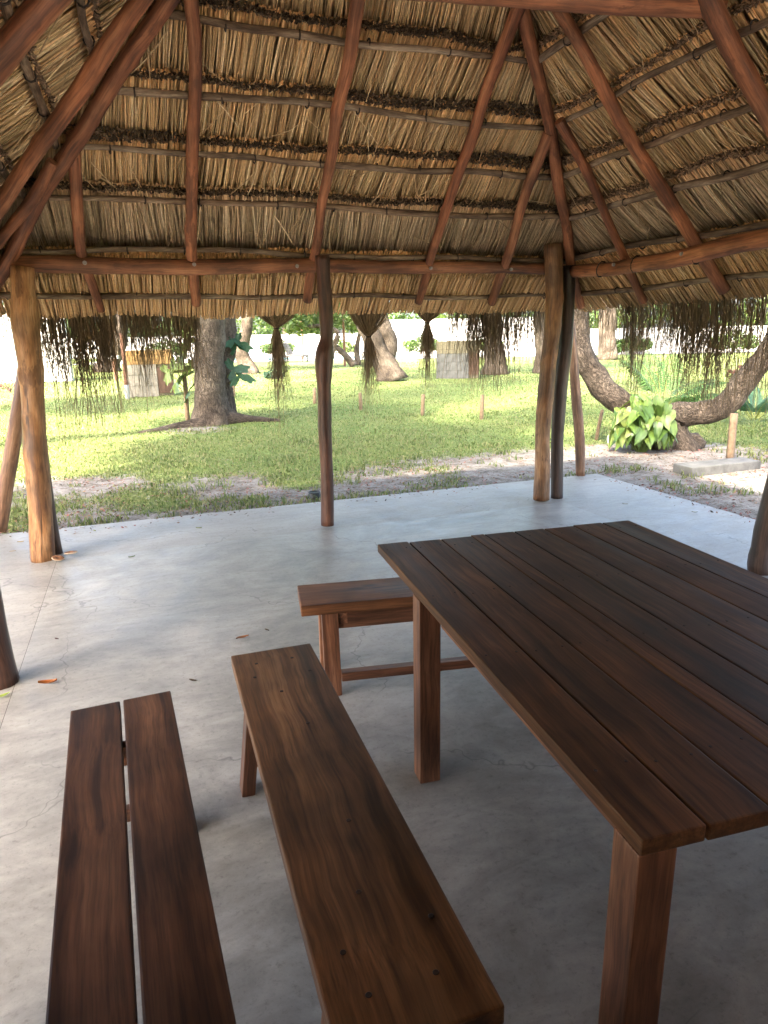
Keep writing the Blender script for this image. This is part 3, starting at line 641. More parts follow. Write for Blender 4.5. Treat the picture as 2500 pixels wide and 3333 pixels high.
# three bunches tied into tassels
for t, hw, zt, zl in ((1.225, .23, .22, 1.08), (2.09, .25, .31, 1.0), (2.69, .18, .19, .86)):
    n = 250; u = rng.uniform(-1, 1, n); tt = t + u * hw; P0 = fp('B', tt, -.68, .13 + rng.uniform(0, .07, n))
    zt0 = P0[:, 2].mean(); kn = fp('B', t, -.68, .20); kz = zt0 - zt
    ang = rng.random(n) * 6.28; rk = .020 * np.sqrt(rng.random(n))
    K1 = np.stack((kn[0] + rk * np.cos(ang), kn[1] + rk * np.sin(ang), np.full(n, kz)), 1)
    Lt = (zl - zt) * rng.uniform(.2, .8, n); tip = rng.random(n) < .12; Lt[tip] = (zl - zt) * rng.uniform(.8, 1.15, tip.sum())
    sp = np.stack((np.cos(ang) * rng.normal(.06, .04, n), np.sin(ang) * rng.normal(.04, .03, n), -Lt), 1)
    f1 = np.array([0, .35, .7]); seg1 = P0[:, None] * (1 - f1[None, :, None]) + K1[:, None] * f1[None, :, None]
    seg1[:, 1:, 2] -= .035 * np.abs(u)[:, None] * np.array([1, .6])[None] * hw / .2
    f2 = np.array([.3, .65, 1.0]); seg2 = K1[:, None] + sp[:, None] * f2[None, :, None]; seg2[:, :, :2] += np.cumsum(rng.normal(0, .008, (n, 3, 2)), 1)
    P = np.concatenate((seg1, K1[:, None], seg2), 1); R_ = .0030 * rng.uniform(.6, 1.3, (n, 1)) * np.array([[1, 1, .9, .8, .7, .5, .3]])
    c = np.array([[.27, .195, .115]]) * rng.uniform(.5, 1.6, (n, 1))
    tf = add('thatch_tassel', strand_mesh('thatch_tassel', P, R_, c, (MAT['fringe'],)), pav)
    tag(tf, label='bunch of thatch strands tied into a hanging tassel'); add('binding', ring_mesh('binding', .025, .005, 2, MAT['rope']), tf, (kn[0], kn[1], kz))

# ------------------------------------------------------------------ furniture
def board(name, parent, size, loc, mat, rot=(0, 0, 0), seed_=0, bev=.004, warp=0.0):
    o = add(name, box_mesh(name, *size, MAT[mat], bev, None, warp, seed_), parent, loc); o.rotation_euler = rot; return o
# table: local frame with x across, y along; far-left corner (.863,2.552), near-left (.753,.776)
TROT = math.radians(-4.6)
tc_ = wrl(1.405, 1.605); table = empty('dining_table', tc_, ANG + TROT)
tag(table, 'large dark plank topped dining table with square legs beside the benches', 'table')
wds = [.137, .144, .140, .062, .142, .144, .147, .147, .142]; x = -.603
for i, w_ in enumerate(wds):
    gap = .006 if i not in (2, 3) else .003
    ye = random.uniform(-.006, .006)
    board('plank', table, (w_ - gap, 1.775 + ye, .034), (x + w_ / 2, ye / 2, .743 + random.uniform(-.0012, .0012)), 'table', seed_=40 + i, bev=.0035, warp=.0012); x += w_
SCREW = disc_mesh('screw', .004, .0012, MAT['peg'], 8)
for pk in [c_ for c_ in table.children]:
    for yy in (-.70, -.18, .28, .80):
        for dx in ((-.04, .04) if pk.dimensions.x > .1 or True else (0,)):
            if pk.location.x and abs(pk.location.x + .603 - .452) < .03: continue
            add('screw', SCREW, pk, (dx + random.gauss(0, .004), yy + random.gauss(0, .006), .0186))
HX, HY = .603, .8875
for y in (-.70, -.18, .28, .80): board('batten', table, (1.035, .07, .038), (0.0, y, .7065), 'leg', seed_=60 + int(y * 10), bev=.003)
for sx_ in (-1, 1):
    for yy in (-.845, .37):
        board('leg', table, (.078, .078, .725), (sx_ * (HX - .0415), yy, .3625), 'leg', seed_=int(70 + sx_ + yy * 4), bev=.004)
board('rail', table, (.045, 1.16, .07), (-.50, -.25, .652), 'leg', seed_=81); board('rail', table, (.045, 1.16, .07), (.50, -.25, .652), 'leg', seed_=82)

def bench(loc, rz, L, W, Hh, planks, label, mat, th=.045, splay=.20, in_end=.20, apron=True, seed0=0, low=.10, pegs=True, offx=0):
    b = empty('bench', loc, rz); tag(b, label, 'bench', 'wooden benches around the table')
    x = -W / 2
    tops = []
    for i, (w_, g) in enumerate(planks):
        t = board('seat_plank', b, (w_, L, th), (x + w_ / 2, random.uniform(-.004, .004), Hh - th / 2), mat, seed_=seed0 + i, bev=.005, warp=.002); x += w_ + g; tops.append(t)
    lt = .060; lh = Hh - th - .001
    for sy in (-1, 1):
        yy = sy * (L / 2 - in_end)
        for sx_ in (-1, 1):
            l = board('leg', b, (.048, .075, lh / math.cos(splay)), (sx_ * (W / 2 - .055 + math.tan(splay) * lh / 2 * .62), yy, lh / 2), 'leg', (0, -sx_ * splay * .62, 0), seed_=seed0 + 10 + sx_ + sy * 3)
        board('cross_rail', b, (W - .07, .04, .065), (0, yy - sy * .06, Hh - th - .034), 'leg', seed_=seed0 + 20)
        board('low_rail', b, (W - .0, .032, .045), (0, yy - sy * .0, low + .02), 'leg', seed_=seed0 + 22, bev=.003) if not apron else None
    if apron:
        for sx_ in (-1, 1):
            board('apron', b, (.026, L - 2 * in_end - .076, .088), (sx_ * (W / 2 - .050), 0, Hh - th - .046), 'leg', seed_=seed0 + 24)
            if sx_ > 0: board('stretcher', b, (.045, L - 2 * in_end - .076, .042), (W / 2 + .012, 0, low), 'leg', seed_=seed0 + 25, bev=.003)
    if pegs:
        pm = disc_mesh('peg', .0065, .001, MAT['peg'], 10)
        for sy in (-1, 1):
            for px, py in ((-.07, .10), (.06, .10), (-.09, .20), (.10, .22), (-.02, .33), (.02, .55)):
                add('peg', pm, tops[0], (px * W / .3, sy * (L / 2 - py), th / 2 + .0022))
    return b
p = wrl(.365, 1.592); bench((p[0], p[1], 0), ANG - math.radians(1.1), 1.56, .305, .45, [(.305, 0)], 'bench with one wide board top running beside the long left side of the table', 'bench', seed0=100, splay=.20, in_end=.19, apron=False)
p = wrl(-.125, 1.40); bench((p[0], p[1], 0), ANG - math.radians(1.2) + math.radians(3.4), 1.58, .312, .45, [(.150, .010), (.152, 0)], 'bench of two reddish boards with a gap between, leftmost of the benches', 'bench_red', seed0=130, th=.04, apron=False, pegs=False, in_end=.14)
p = wrl(1.325, 2.758); bench((p[0], p[1], 0), ANG - math.radians(9.5) - math.pi / 2, 1.46, .27, .45, [(.27, 0)], 'bench standing crosswise beyond the far end of the table, partly hidden by it', 'bench_red', seed0=160, th=.05, in_end=.13, apron=True, low=.10, pegs=False)

# unseen timber screens added round the near end to keep skylight off the floor
def screen(label, p0, p1, h_):
    p0, p1 = np.array(p0), np.array(p1); d = p1 - p0; L = np.linalg.norm(d); e = empty('added_light_screen', tuple(wrl(*p0)), ANG + math.atan2(d[1], d[0])); tag(e, label, 'screen', 'added light screens at the near end of the pavilion')
    n = int(L / .16)
    for i in range(n): board('plank', e, (L / n - .004, .025, h_), ((i + .5) * L / n, random.uniform(-.004, .004), h_ / 2 + .01), 'bench', seed_=200 + i, bev=.003)
    for z in (.3, .95): board('rail', e, (L, .04, .07), (L / 2, .036, z), 'leg', seed_=5)
screen('added waist high timber screen blocking light behind the viewer', (-.70, -1.2), (3.74, -1.2), 1.15)
screen('added waist high timber screen blocking light on the right near the viewer', (3.80, -1.05), (3.80, .92), 1.15)
screen('added timber screen blocking light on the right beyond the right hand post', (3.80, 1.08), (3.80, 2.45), 1.15)
screen('added timber screen blocking light on the left near the viewer', (-.78, -1.02), (-.78, 1.12), 1.15)

# bracket fungi at the foot of the left honey coloured post
def fungus(loc, r, label, rz, tilt):
    n = 16; V = []; Fq = []
    prof = [(0.15, .010), (.6, .022), (.9, .016), (1.0, .004), (.88, -.004), (.3, -.006)]
    for a_, z_ in prof:
        for i in range(n): V.append((r * a_ * math.cos(2 * math.pi * i / n) * 1.25, r * a_ * math.sin(2 * math.pi * i / n), z_ * r * 14))
    for j in range(len(prof) - 1):
        for i in range(n): Fq.append((j * n + i, j * n + (i + 1) % n, (j + 1) * n + (i + 1) % n, (j + 1) * n + i))
    Fq += [tuple(range(n)), tuple(range(len(prof) * n - 1, (len(prof) - 1) * n - 1, -1))]
    me = bpy.data.meshes.new('bracket_fungus'); me.from_pydata(V, [], Fq); me.materials.append(MAT['fungus']); me.materials.append(MAT['fungus_rim'])
    for pl in me.polygons:
        rr = math.hypot(pl.center.x / 1.25, pl.center.y) / r
        pl.material_index = 1 if rr > .86 else 0
        pl.use_smooth = True
    o = add('bracket_fungus', me, None, loc, rz); o.rotation_euler = (tilt, tilt * .5, rz); tag(o, label, 'fungus', 'fungi at the foot of the post')
p = wrl(-.69, 5.36); fungus((p[0], p[1], .028), .036, 'brown bracket fungus against the front of the left post foot', .6, .35)
p = wrl(-.605, 5.44); fungus((p[0], p[1], .036), .04, 'pale rimmed bracket fungus sticking out right of the left post foot', .3, -.08)

# fallen leaves on the floor
def leaf_flat(name, L, W, col, curl):
    n = 7; V, C_ = [], []
    for i in range(n):
        f = i / (n - 1); wv_ = W * math.sin(math.pi * f ** .8) * (1 if 0 < i < n - 1 else .15)
        for s_ in (-1, 0, 1): V.append((L * (f - .5), s_ * wv_ / 2, curl * (abs(s_) * .6 + (f - .5) ** 2 * 2) * L + .003)); C_.append(np.array(col) * (1 if s_ else .7))
    qd = [(i * 3 + j, (i + 1) * 3 + j, (i + 1) * 3 + j + 1, i * 3 + j + 1) for i in range(n - 1) for j in (0, 1)]
    me = np_mesh(name, np.array(V), np.array(qd), col=np.array(C_), mats=(MAT['bigleaf'],)); return me
LV = [((524, 1379), .075, (.42, .16, .06), 'curled rust brown leaf on the floor left of the far bench'), ((104, 1478), .085, (.45, .15, .04), 'orange brown leaf on the floor near the left bench end'),
      ((430, 1142), .05, (.30, .32, .06), 'yellow green leaf on the floor border right of the left post'), ((8, 1505), .06, (.36, .46, .08), 'pale green leaf at the left floor joint near the front left post'),
      ((45, 1172), .05, (.5, .32, .08), 'yellow leaf on the floor border left of the left post'), ((285, 1205), .05, (.16, .2, .06), 'small dark green leaf on the floor beyond the left bench'),
      ((123, 1382), .03, (.10, .03, .03), 'tiny dark red leaf speck on the floor behind the left bench'), ((205, 1148), .045, (.34, .34, .08), 'small yellow green leaf just right of the left post'),
      ((417, 1473), .04, (.13, .09, .06), 'small dark brown leaf on the floor between left and middle benches'), ((1500, 1108), .05, (.5, .46, .36), 'pale dry leaf on the floor border right of the corner posts'),
      ((1350, 1090), .05, (.34, .3, .2), 'dull brown leaf near the corner posts on the right border'), ((577, 1363), .035, (.15, .1, .06), 'small dark leaf on the floor short of the far bench'),
      ((28, 1192), .045, (.42, .26, .07), 'tan leaf by the foot of the left post on its left')]
for (u, v_), L, c_, lb in LV:
    p = at_ground(u, v_); o = add('fallen_leaf', leaf_flat('fallen_leaf', L, L * .42, c_, random.uniform(.08, .25)), None, (p[0], p[1], .002), random.uniform(-1, 1)); tag(o, lb, 'leaf', 'fallen leaves on the floor')

# ------------------------------------------------------------------ garden
def leaf_cloud(n, size, cols, centers, radii, squash=.75, hollow=.35):
    ci = rng.integers(0, len(centers), n); d = rng.normal(0, 1, (n, 3)); d /= np.linalg.norm(d, axis=1, keepdims=True)
    rad = (hollow + (1 - hollow) * rng.random(n) ** .6)[:, None]; C_ = np.asarray(centers)[ci] + d * rad * np.asarray(radii)[ci][:, None] * np.array([1, 1, squash])
    U = rng.normal(0, 1, (n, 3)); U /= np.linalg.norm(U, axis=1, keepdims=True); W = np.cross(U, rng.normal(0, 1, (n, 3))); W /= np.linalg.norm(W, axis=1, keepdims=True)
    s = size * rng.uniform(.6, 1.3, (n, 1))
    V = np.stack((C_ - U * s, C_ + W * s * .45, C_ + U * s, C_ - W * s * .45), 1).reshape(-1, 3)
    q_ = np.arange(n * 4).reshape(-1, 4); cc = np.asarray(cols)[rng.integers(0, len(cols), n)] * rng.uniform(.7, 1.25, (n, 1))
    return V, q_, np.repeat(cc, 4, 0)
GREEN = [(.055, .10, .022), (.075, .13, .03), (.10, .16, .035), (.045, .08, .02)]
LIGHTG = [(.085, .13, .03), (.11, .16, .036), (.07, .12, .03), (.14, .17, .05)]
def tree(name, label, trunks, crown, group='garden trees', leaf=.16, n=2600, cols=GREEN, mat='bark', seg=14):
    base = np.array(trunks[0][0][0], float); base[2] = 0
    e = empty(name, base); tag(e, label, 'tree', group)
    for i, (pts, rad, *kw) in enumerate(trunks):
        seed[0] += 1
        kw = kw[0] if kw else {}
        add('trunk' if i == 0 else 'limb', log_mesh('trunk', [np.array(p_) - base for p_ in pts], rad, MAT[mat], seg=seg, step=kw.get('step', .16), wob=kw.get('wob', .03), rj=kw.get('rj', .13), seed=seed[0], facet=.12, knots=5), e)
    if crown:
        V, q_, c_ = leaf_cloud(n, leaf, cols, [np.array(c__[:3]) - base for c__ in crown], [c__[3] for c__ in crown])
        add('crown', np_mesh('crown', V, q_, col=c_, mats=(MAT['leaf'],)), e)
    return e
A3 = lambda u, v, r: at_dist(u, v, r)
# big twin trunk near tree
R1 = 13.9
tree('mango_tree', 'thick twin trunked tree with rough brown bark left of the middle post', [
    ([A3(462, 925, R1), A3(458, 880, R1), A3(450, 830, R1), A3(448, 780, R1), A3(455, 720, R1), A3(462, 650, R1), A3(470, 500, R1)], [.50, .35, .295, .28, .275, .26, .24]),
    ([A3(480, 905, R1 + .3), A3(481, 840, R1 + .4), A3(484, 770, R1 + .5), A3(492, 700, R1 + .6), A3(500, 600, R1 + .7), A3(520, 420, R1 + 1)], [.32, .23, .195, .18, .18, .15]),
    ([A3(470, 903, R1 - .1), A3(530, 902, R1 - .1), A3(605, 908, R1 - .2)], [.20, .10, .04]), ([A3(450, 915, R1 - .2), A3(380, 922, R1 - .3), A3(300, 935, R1 - .8)], [.20, .10, .04])],
    [(-3.5, 14, 6.8, 3.2), (-6, 15, 6.5, 2.6), (-1.2, 15.5, 7.2, 2.6), (-3, 12, 7.5, 2.4), (-.8, 17.2, 8, 2.2), (1.6, 18.5, 8.2, 2.0), (-5.5, 18, 8, 2.4), (-1.2, 20.8, 8.3, 2.2)], leaf=.18, n=8200)  # last clumps added out of view to shade the far lawn
R2 = 25.3
tree('leaning_tree', 'leaning pale barked tree trunk beside the middle post tassels', [
    ([A3(842, 822, R2), A3(838, 800, R2), A3(822, 770, R2), A3(806, 735, R2), A3(790, 705, R2), A3(770, 660, R2), A3(740, 600, R2)], [.66, .46, .39, .37, .34, .30, .26]),
    ([A3(835, 770, R2 + .3), A3(845, 735, R2 + .4), A3(826, 700, R2 + .5), A3(815, 650, R2 + .5)], [.36, .30, .28, .24])],
    [(-1, 25, 7, 3), (2, 27, 7.5, 3), (-3, 28, 6.5, 2.5), (-5, 24, 7.5, 2.4), (4, 23, 7.8, 2.4)], leaf=.2, n=4600)  # outer clumps added above the view for more lawn shade
R3 = 32.8
tree('curved_tree', 'curving slender tree trunk right of the big twin trunk', [([A3(535, 810, R3), A3(532, 790, R3), A3(522, 765, R3), A3(524, 740, R3), A3(532, 715, R3), A3(535, 690, R3), A3(533, 600, R3)], [.55, .36, .34, .30, .27, .27, .22])], [(-6, 33, 6, 2.6), (-8.5, 34, 5.2, 2.2), (-4.5, 34, 5.4, 1.8)], leaf=.2, n=2600)
R4 = 40
tree('forked_tree', 'dark two stemmed tree seen through the left fringe', [([A3(232, 803, R4), A3(228, 780, R4), A3(232, 750, R4), A3(236, 700, R4), A3(238, 640, R4)], [.8, .45, .42, .4, .36]), ([A3(236, 795, R4), A3(248, 770, R4), A3(258, 740, R4), A3(262, 690, R4), A3(262, 640, R4)], [.5, .42, .38, .34, .3])], [(-15.5, 38, 6.5, 3.5), (-12.5, 39, 7, 3)], leaf=.22, n=2400)
R5 = 28.7
tree('broad_tree', 'broad pale trunk standing behind the fringe right of the block structure', [([A3(1070, 810, R5), A3(1071, 790, R5), A3(1068, 760, R5), A3(1062, 720, R5), A3(1060, 680, R5), A3(1060, 600, R5)], [.62, .44, .38, .36, .35, .33])], [(5, 28, 7, 3.4), (8, 29, 7.4, 3)], leaf=.2, n=2800)
R6 = 29
tree('half_hidden_tree', 'tree trunk half hidden behind the honey coloured corner post', [([A3(1172, 808, R6), A3(1170, 770, R6), A3(1168, 720, R6), A3(1168, 600, R6)], [.40, .28, .26, .25])], [(7.8, 30, 7, 2.8)], leaf=.2, n=1600)
R7 = 42
tree('grey_tree', 'straight grey trunk far behind the leaning forked tree', [([A3(1313, 778, R7), A3(1313, 740, R7), A3(1312, 690, R7), A3(1311, 600, R7)], [.60, .48, .46, .44])], [(13, 42, 8, 3.6), (16, 43, 8, 3)], leaf=.24, n=2400)
# the fork with two long arching limbs
RF = 10.5
tree('arching_tree', 'low forked tree with two long arching limbs near the slab corner', [
    ([A3(1468, 975, RF), A3(1464, 940, RF), A3(1450, 910, RF), A3(1455, 892, RF), A3(1490, 892, RF), A3(1545, 882, RF), A3(1590, 855, RF - .1), A3(1625, 815, RF - .2), A3(1658, 770, RF - .3), A3(1700, 690, RF - .4), A3(1760, 560, RF - .5)], [.30, .185, .20, .19, .165, .16, .16, .155, .15, .14, .11], dict(step=.06, wob=.03, rj=.2)),
    ([A3(1440, 960, RF - .05), A3(1395, 930, RF - .2), A3(1350, 888, RF - .2), A3(1300, 835, RF - .2), A3(1268, 780, RF - .3), A3(1252, 720, RF - .3), A3(1240, 650, RF - .3), A3(1232, 540, RF - .3)], [.2, .185, .175, .165, .155, .15, .14, .12], dict(step=.06, wob=.03, rj=.2)),
    ([A3(1470, 966, RF), A3(1500, 955, RF + .1), A3(1520, 968, RF + .1)], [.14, .15, .08])],
    [(7.5, 10, 5.5, 2.2), (2.2, 11, 6.2, 2.2), (5, 12, 7, 2.5), (4.5, 15.5, 7.5, 2.2), (8, 15, 7.5, 2.4)], leaf=.17, n=4600)  # far clumps added to the crown, unseen, to keep sun off the lawn
# small bent trees by the pool
for i, (u0, v0, path, r_, lb) in enumerate((
    (713, 792, [(713, 792), (712, 775), (716, 755), (728, 735), (734, 720), (720, 710), (690, 703), (660, 707), (640, 702)], 36, 'small bent tree with long low branch left of the middle post'),
    (765, 790, [(765, 790), (748, 770), (730, 752), (712, 738), (700, 725)], 37, 'thin slanting tree right of the middle post knob'),
    (772, 788, [(772, 788), (771, 760), (773, 735), (780, 705)], 39, 'thin upright little tree between the middle post and the tassel'))):
    pts = [A3(a_, b_, r_) for a_, b_ in path]; rad = np.linspace(.20, .08, len(pts))
    c0 = A3(path[-1][0], 703, r_); c1 = A3(path[0][0] - 20, 690, r_ + 1)
    tree('small_tree', lb, [(pts, rad, dict(step=.15, wob=.02))], [(c0[0], c0[1], c0[2] + .2, 1.0), (c1[0], c1[1], c1[2] + .5, 1.4), (c0[0] - 1.5, c0[1] + .5, c0[2] + .7, 1.3)], 'little trees by the pool', .13, 1500, LIGHTG)
# unseen trees added beside and behind the viewer to block the sun
for i, (x, y, cx, cy, hh, rr_, lb) in enumerate(((-6.6, 4.6, -4.8, 5.6, 7.0, 2.5, 'added shade tree out of view left of the pavilion'), (-8.2, 9.4, -5.2, 9.4, 6.6, 2.4, 'added shade tree at the left edge of the lawn'), (-12.5, 14, -10.5, 14, 6.5, 2.6, 'added shade tree far left of the lawn'), (7.4, 3.6, 5.6, 4.6, 6.6, 2.4, 'added shade tree out of view right of the pavilion'), (-9, -13, -9, -13, 7, 3, 'added shade tree well behind the viewer'), (-5.2, -2.6, -4.0, -1.9, 5.5, 1.7, 'small added shade tree left of the pavilion keeping sun off the floor'))):
    tree('added_shade_tree', lb, [([(x, y, 0), (x + .1, y, 1.5), ((x + cx) / 2, (y + cy) / 2, 3.6), (cx, cy, hh - .5)], [.5, .33, .30, .2])], [(cx, cy, hh, rr_), (cx + rr_ * .7, cy + .5, hh - .3, rr_ * .7), (cx - rr_ * .6, cy - .6, hh + .6, rr_ * .75), (cx + .4, cy - rr_ * .7, hh + .2, rr_ * .7)], 'added shade trees around the pavilion', .20, 5200)

tc5 = [(.9, 3.6, 8.0, 1.9), (-3.0, 4.4, 8.2, 1.8), (2.7, 5.6, 8.5, 1.9), (-1.0, 7.0, 8.6, 1.7), (-4.4, 7.2, 8.0, 1.9), (4.6, 7.6, 8.4, 1.8), (3.4, 2.2, 7.6, 1.6)]
tree('added_tall_shade_tree', 'added tall spreading tree out of view beside the pavilion roof, shading the lawn', [([(-4.3, 4.0, 0), (-4.25, 4.0, 2), (-4.0, 4.1, 4.5), (-3.4, 4.3, 6.5)], [.5, .34, .30, .24])] + [([(-4.0, 4.1, 4.6 + .2 * i), ((-4.0 + c_[0]) / 2, (4.1 + c_[1]) / 2, 7.0), c_[:3]], [.16, .12, .06]) for i, c_ in enumerate(tc5)], tc5, 'added shade trees around the pavilion', .18, 6500)  # unseen tree added so its crown shades the lawn and sand
tree('added_yard_tree', 'added slim shade tree out of view beside the left eave', [([(-6.2, .2, 0), (-6.0, .2, 2.2), (-5.4, .4, 5.0)], [.22, .17, .10])], [(-5.0, 0.0, 5.6, 1.4), (-5.6, 1.5, 5.9, 1.5), (-4.6, 1.0, 5.4, 1.2), (-6.2, 2.6, 6.0, 1.2)], 'added shade trees around the pavilion', .18, 3600)  # added out of view to keep direct sun off the left floor
# pegs in the lawn
for i, (u0, v0, u1, v1, wd, lb) in enumerate(((680, 872, 679, 838, .10, 'short wooden peg just left of the middle post'), (780, 886, 778, 848, .09, 'dark wooden peg under the big right tassel'), (913, 899, 914, 852, .085, 'wooden peg in the lawn below the small tassel'),
    (1040, 907, 1042, 853, .085, 'pale square peg in the lawn right of the small tassel'), (505, 857, 503, 816, .09, 'thin dark peg beside the big twin trunk'), (1288, 950, 1302, 885, .055, 'leaning stick propping the left arching limb'),
    (1578, 992, 1586, 893, .095, 'tall pale peg behind the concrete kerb'), (1420, 915, 1424, 868, .10, 'pale peg behind the leafy plant'))):
    b_ = at_ground(u0, v0, -.05); r_ = math.hypot(b_[0], b_[1]); t_ = A3(u1, v1, r_)
    seed[0] += 1
    o = add('wooden_peg', log_mesh('wooden_peg', [b_ * 0 + [0, 0, -.05], (t_ - b_) * .5, t_ - b_], wd / 2 * np.array([1, 1.05, .95]), MAT['stake'], seg=6, step=.12, wob=.004, seed=seed[0], knots=1), None, tuple(b_)); tag(o, lb, 'peg', 'pegs in the lawn')

# masonry built course by course
def masonry(name, label, cat, u0, u1, vb, vt, rows, rot, depth, group=None, door=None, top=None):
    b0, b1 = at_ground(u0, vb, -.05), at_ground(u1, vb, -.05); r_ = math.hypot(*b0[:2]); H_ = A3(u0, vt, r_)[2] + .05; W_ = np.linalg.norm(b1 - b0)
    e = empty(name, tuple((b0 + b1) / 2), rot); tag(e, label, cat, group)
    z = 0
    for (fr, nb, mk, name_) in rows:
        h_ = H_ * fr
        for i in range(nb):
            wv_ = W_ / nb; off = random.uniform(-.008, .008)
            if door and door[0] <= z + h_ / 2 <= door[1] and (i + .5) / nb > door[2]: continue
            board(name_, e, (wv_ - .006, depth + random.uniform(-.02, .02), h_ - .006), ((i + .5) * wv_ - W_ / 2, depth / 2 + off, z + h_ / 2), mk, bev=.006, seed_=i)
        z += h_
    board('core', e, (W_ - .05, depth - .08, H_ - .04), (0, depth / 2, H_ / 2), 'mossbrick', bev=0)
    if door: board('door_and_opening_panel', e, (W_ * (1 - door[2]) - .04, .03, door[1] - door[0]), (W_ * (door[2] / 2), depth * .03, (door[0] + door[1]) / 2), 'dark_panel', bev=.003)  # shelter door board; on the oven a dark sheet painting the opening's shade
    if top: board('cap', e, (W_ + .10, depth + .1, .06), (0, depth / 2, H_ + .03), top, bev=.008)
    return e
masonry('stone_oven', 'squat stone oven with brick top tinted sunlit yellow seen through the left fringe', 'oven', 283, 372, 857, 757, [(.24, 3, 'stone', 'stone'), (.24, 3, 'stone', 'stone'), (.22, 3, 'stone', 'stone'), (.1, 5, 'brick', 'brick'), (.1, 5, 'brick', 'brick'), (.1, 5, 'brick', 'brick')], .25, .9, door=(.1, .85, .66))
masonry('block_shelter', 'grey concrete block structure with mossy top right of the small tassel', 'block structure', 943, 1035, 818, 737, [(.23, 4, 'concrete_block', 'block'), (.22, 4, 'concrete_block', 'block'), (.22, 4, 'concrete_block', 'block'), (.11, 7, 'mossbrick', 'brick'), (.11, 7, 'mossbrick', 'brick'), (.11, 7, 'mossbrick', 'brick')], -.15, 1.0, door=(.15, .95, .70))
# low concrete kerb block on the right
b0, b1 = at_ground(1482, 1028, -.05), at_ground(1632, 1012, -.05); mid_ = (b0 + b1) / 2; ln = np.linalg.norm(b1 - b0)
o = add('concrete_kerb_block', box_mesh('concrete_kerb_block', ln, .30, .15, MAT['concrete_block'], .012, warp=0), None, (mid_[0], mid_[1] + .12, -.025), math.atan2((b1 - b0)[1], (b1 - b0)[0])); tag(o, 'low weathered concrete kerb block in the sand on the right', 'kerb')
# painted pole by the oven, with tap stand
b_ = at_ground(276, 862, -.05); r_ = math.hypot(*b_[:2]); e = empty('painted_pole', tuple(b_)); tag(e, 'orange brown garden pole with white foot left of the stone oven', 'pole')
t_ = A3(262, 720, r_) - b_; seed[0] += 1; add('shaft', log_mesh('shaft', [t_ * .22, t_ * .6, t_], .06, MAT['orange_pole'], seg=8, seed=seed[0], wob=.005, knots=0), e); add('white_foot', log_mesh('white_foot', [t_ * -.02, t_ * .22], .065, MAT['white_paint'], seg=8, seed=1, wob=0, knots=0), e)
b_ = at_ground(252, 822, -.05); e = empty('tap_stand', tuple(b_)); tag(e, 'small white topped post stand left of the painted pole', 'stand'); board('pillar', e, (.14, .14, .9), (0, 0, .45), 'orange_pole'); board('cap', e, (.42, .3, .12), (0, 0, .96), 'white_paint')
# round black light cap in the ground at the slab edge
p = at_ground(680, 1076, -.05); e = empty('ground_light', tuple(p)); tag(e, 'round black ground light at the slab edge beside the middle post', 'light')
add('housing', disc_mesh('housing', .075, .05, MAT['black'], 18), e, (0, 0, .01)); add('cover_ring', ring_mesh('cover_ring', .06, .009, 2, MAT['black'], 18), e, (0, 0, .062))

# leafy plant with arrow shaped leaves
def arrow_leaf(L, W, col):
    prof = [(-.16, .20), (-.10, .42), (.0, .50), (.15, .50), (.35, .44), (.55, .34), (.75, .20), (.9, .08), (1.0, .0)]
    V, C_ = [], []
    for y_, w_ in prof:
        f = (y_ + .16) / 1.16; dz = -.30 * f * f
        for s_ in (-1, -.5, 0, .5, 1):
            yy = y_ if s_ else max(y_, .0)
            V.append((s_ * w_ * W, yy * L, (dz + .10 * abs(s_) * w_ + .015 * math.sin(9 * y_ + 3 * s_)) * L)); C_.append(np.array(col) * (1.35 if s_ == 0 else 1))
    n = len(prof); qd = [(i * 5 + j, i * 5 + j + 1, (i + 1) * 5 + j + 1, (i + 1) * 5 + j) for i in range(n - 1) for j in range(4)]
    return np_mesh('leaf', np.array(V), np.array(qd), col=np.array(C_), mats=(MAT['bigleaf'],), smooth=True)
pc = at_ground(1385, 975, -.04); e = empty('arrow_leaf_plant', tuple(pc)); tag(e, 'lush green plant with big arrow shaped leaves under the arching tree', 'plant')
lm = [arrow_leaf(.205, .135, c_) for c_ in ((.10, .17, .032), (.13, .21, .04), (.16, .235, .05), (.075, .14, .03), (.19, .24, .06))]
stP, stR = [], []
for i in range(190):
    a_ = random.uniform(0, 2 * math.pi); rr_ = .40 * math.sqrt(random.random()); z_ = .10 + (.70 - 1.6 * rr_ ** 2) * random.uniform(.2, 1.0)
    p_ = np.array([rr_ * math.cos(a_) * 1.05, rr_ * math.sin(a_) * .8, max(z_, .10)])
    o = add('leaf', lm[i % 5], e, tuple(p_)); s_ = random.uniform(.75, 1.25); o.scale = (s_, s_, s_)
    face_out = math.atan2(p_[1] - .1, p_[0]) + random.gauss(0, .5)
    if random.random() < .65: face_out = -math.pi / 2 + random.gauss(0, .9)
    o.rotation_mode = 'XYZ'; o.rotation_euler = (random.uniform(-1.25, -.5), random.gauss(0, .25), face_out - math.pi / 2)
    stP.append([(p_ * [.15, .15, 0]), p_ * [.5, .5, .6], p_]); stR.append([.008, .007, .005])
add('stems', strand_mesh('stems', np.array(stP), np.array(stR), np.array([[.16, .22, .06]] * len(stP)), (MAT['leaf'],)), e)

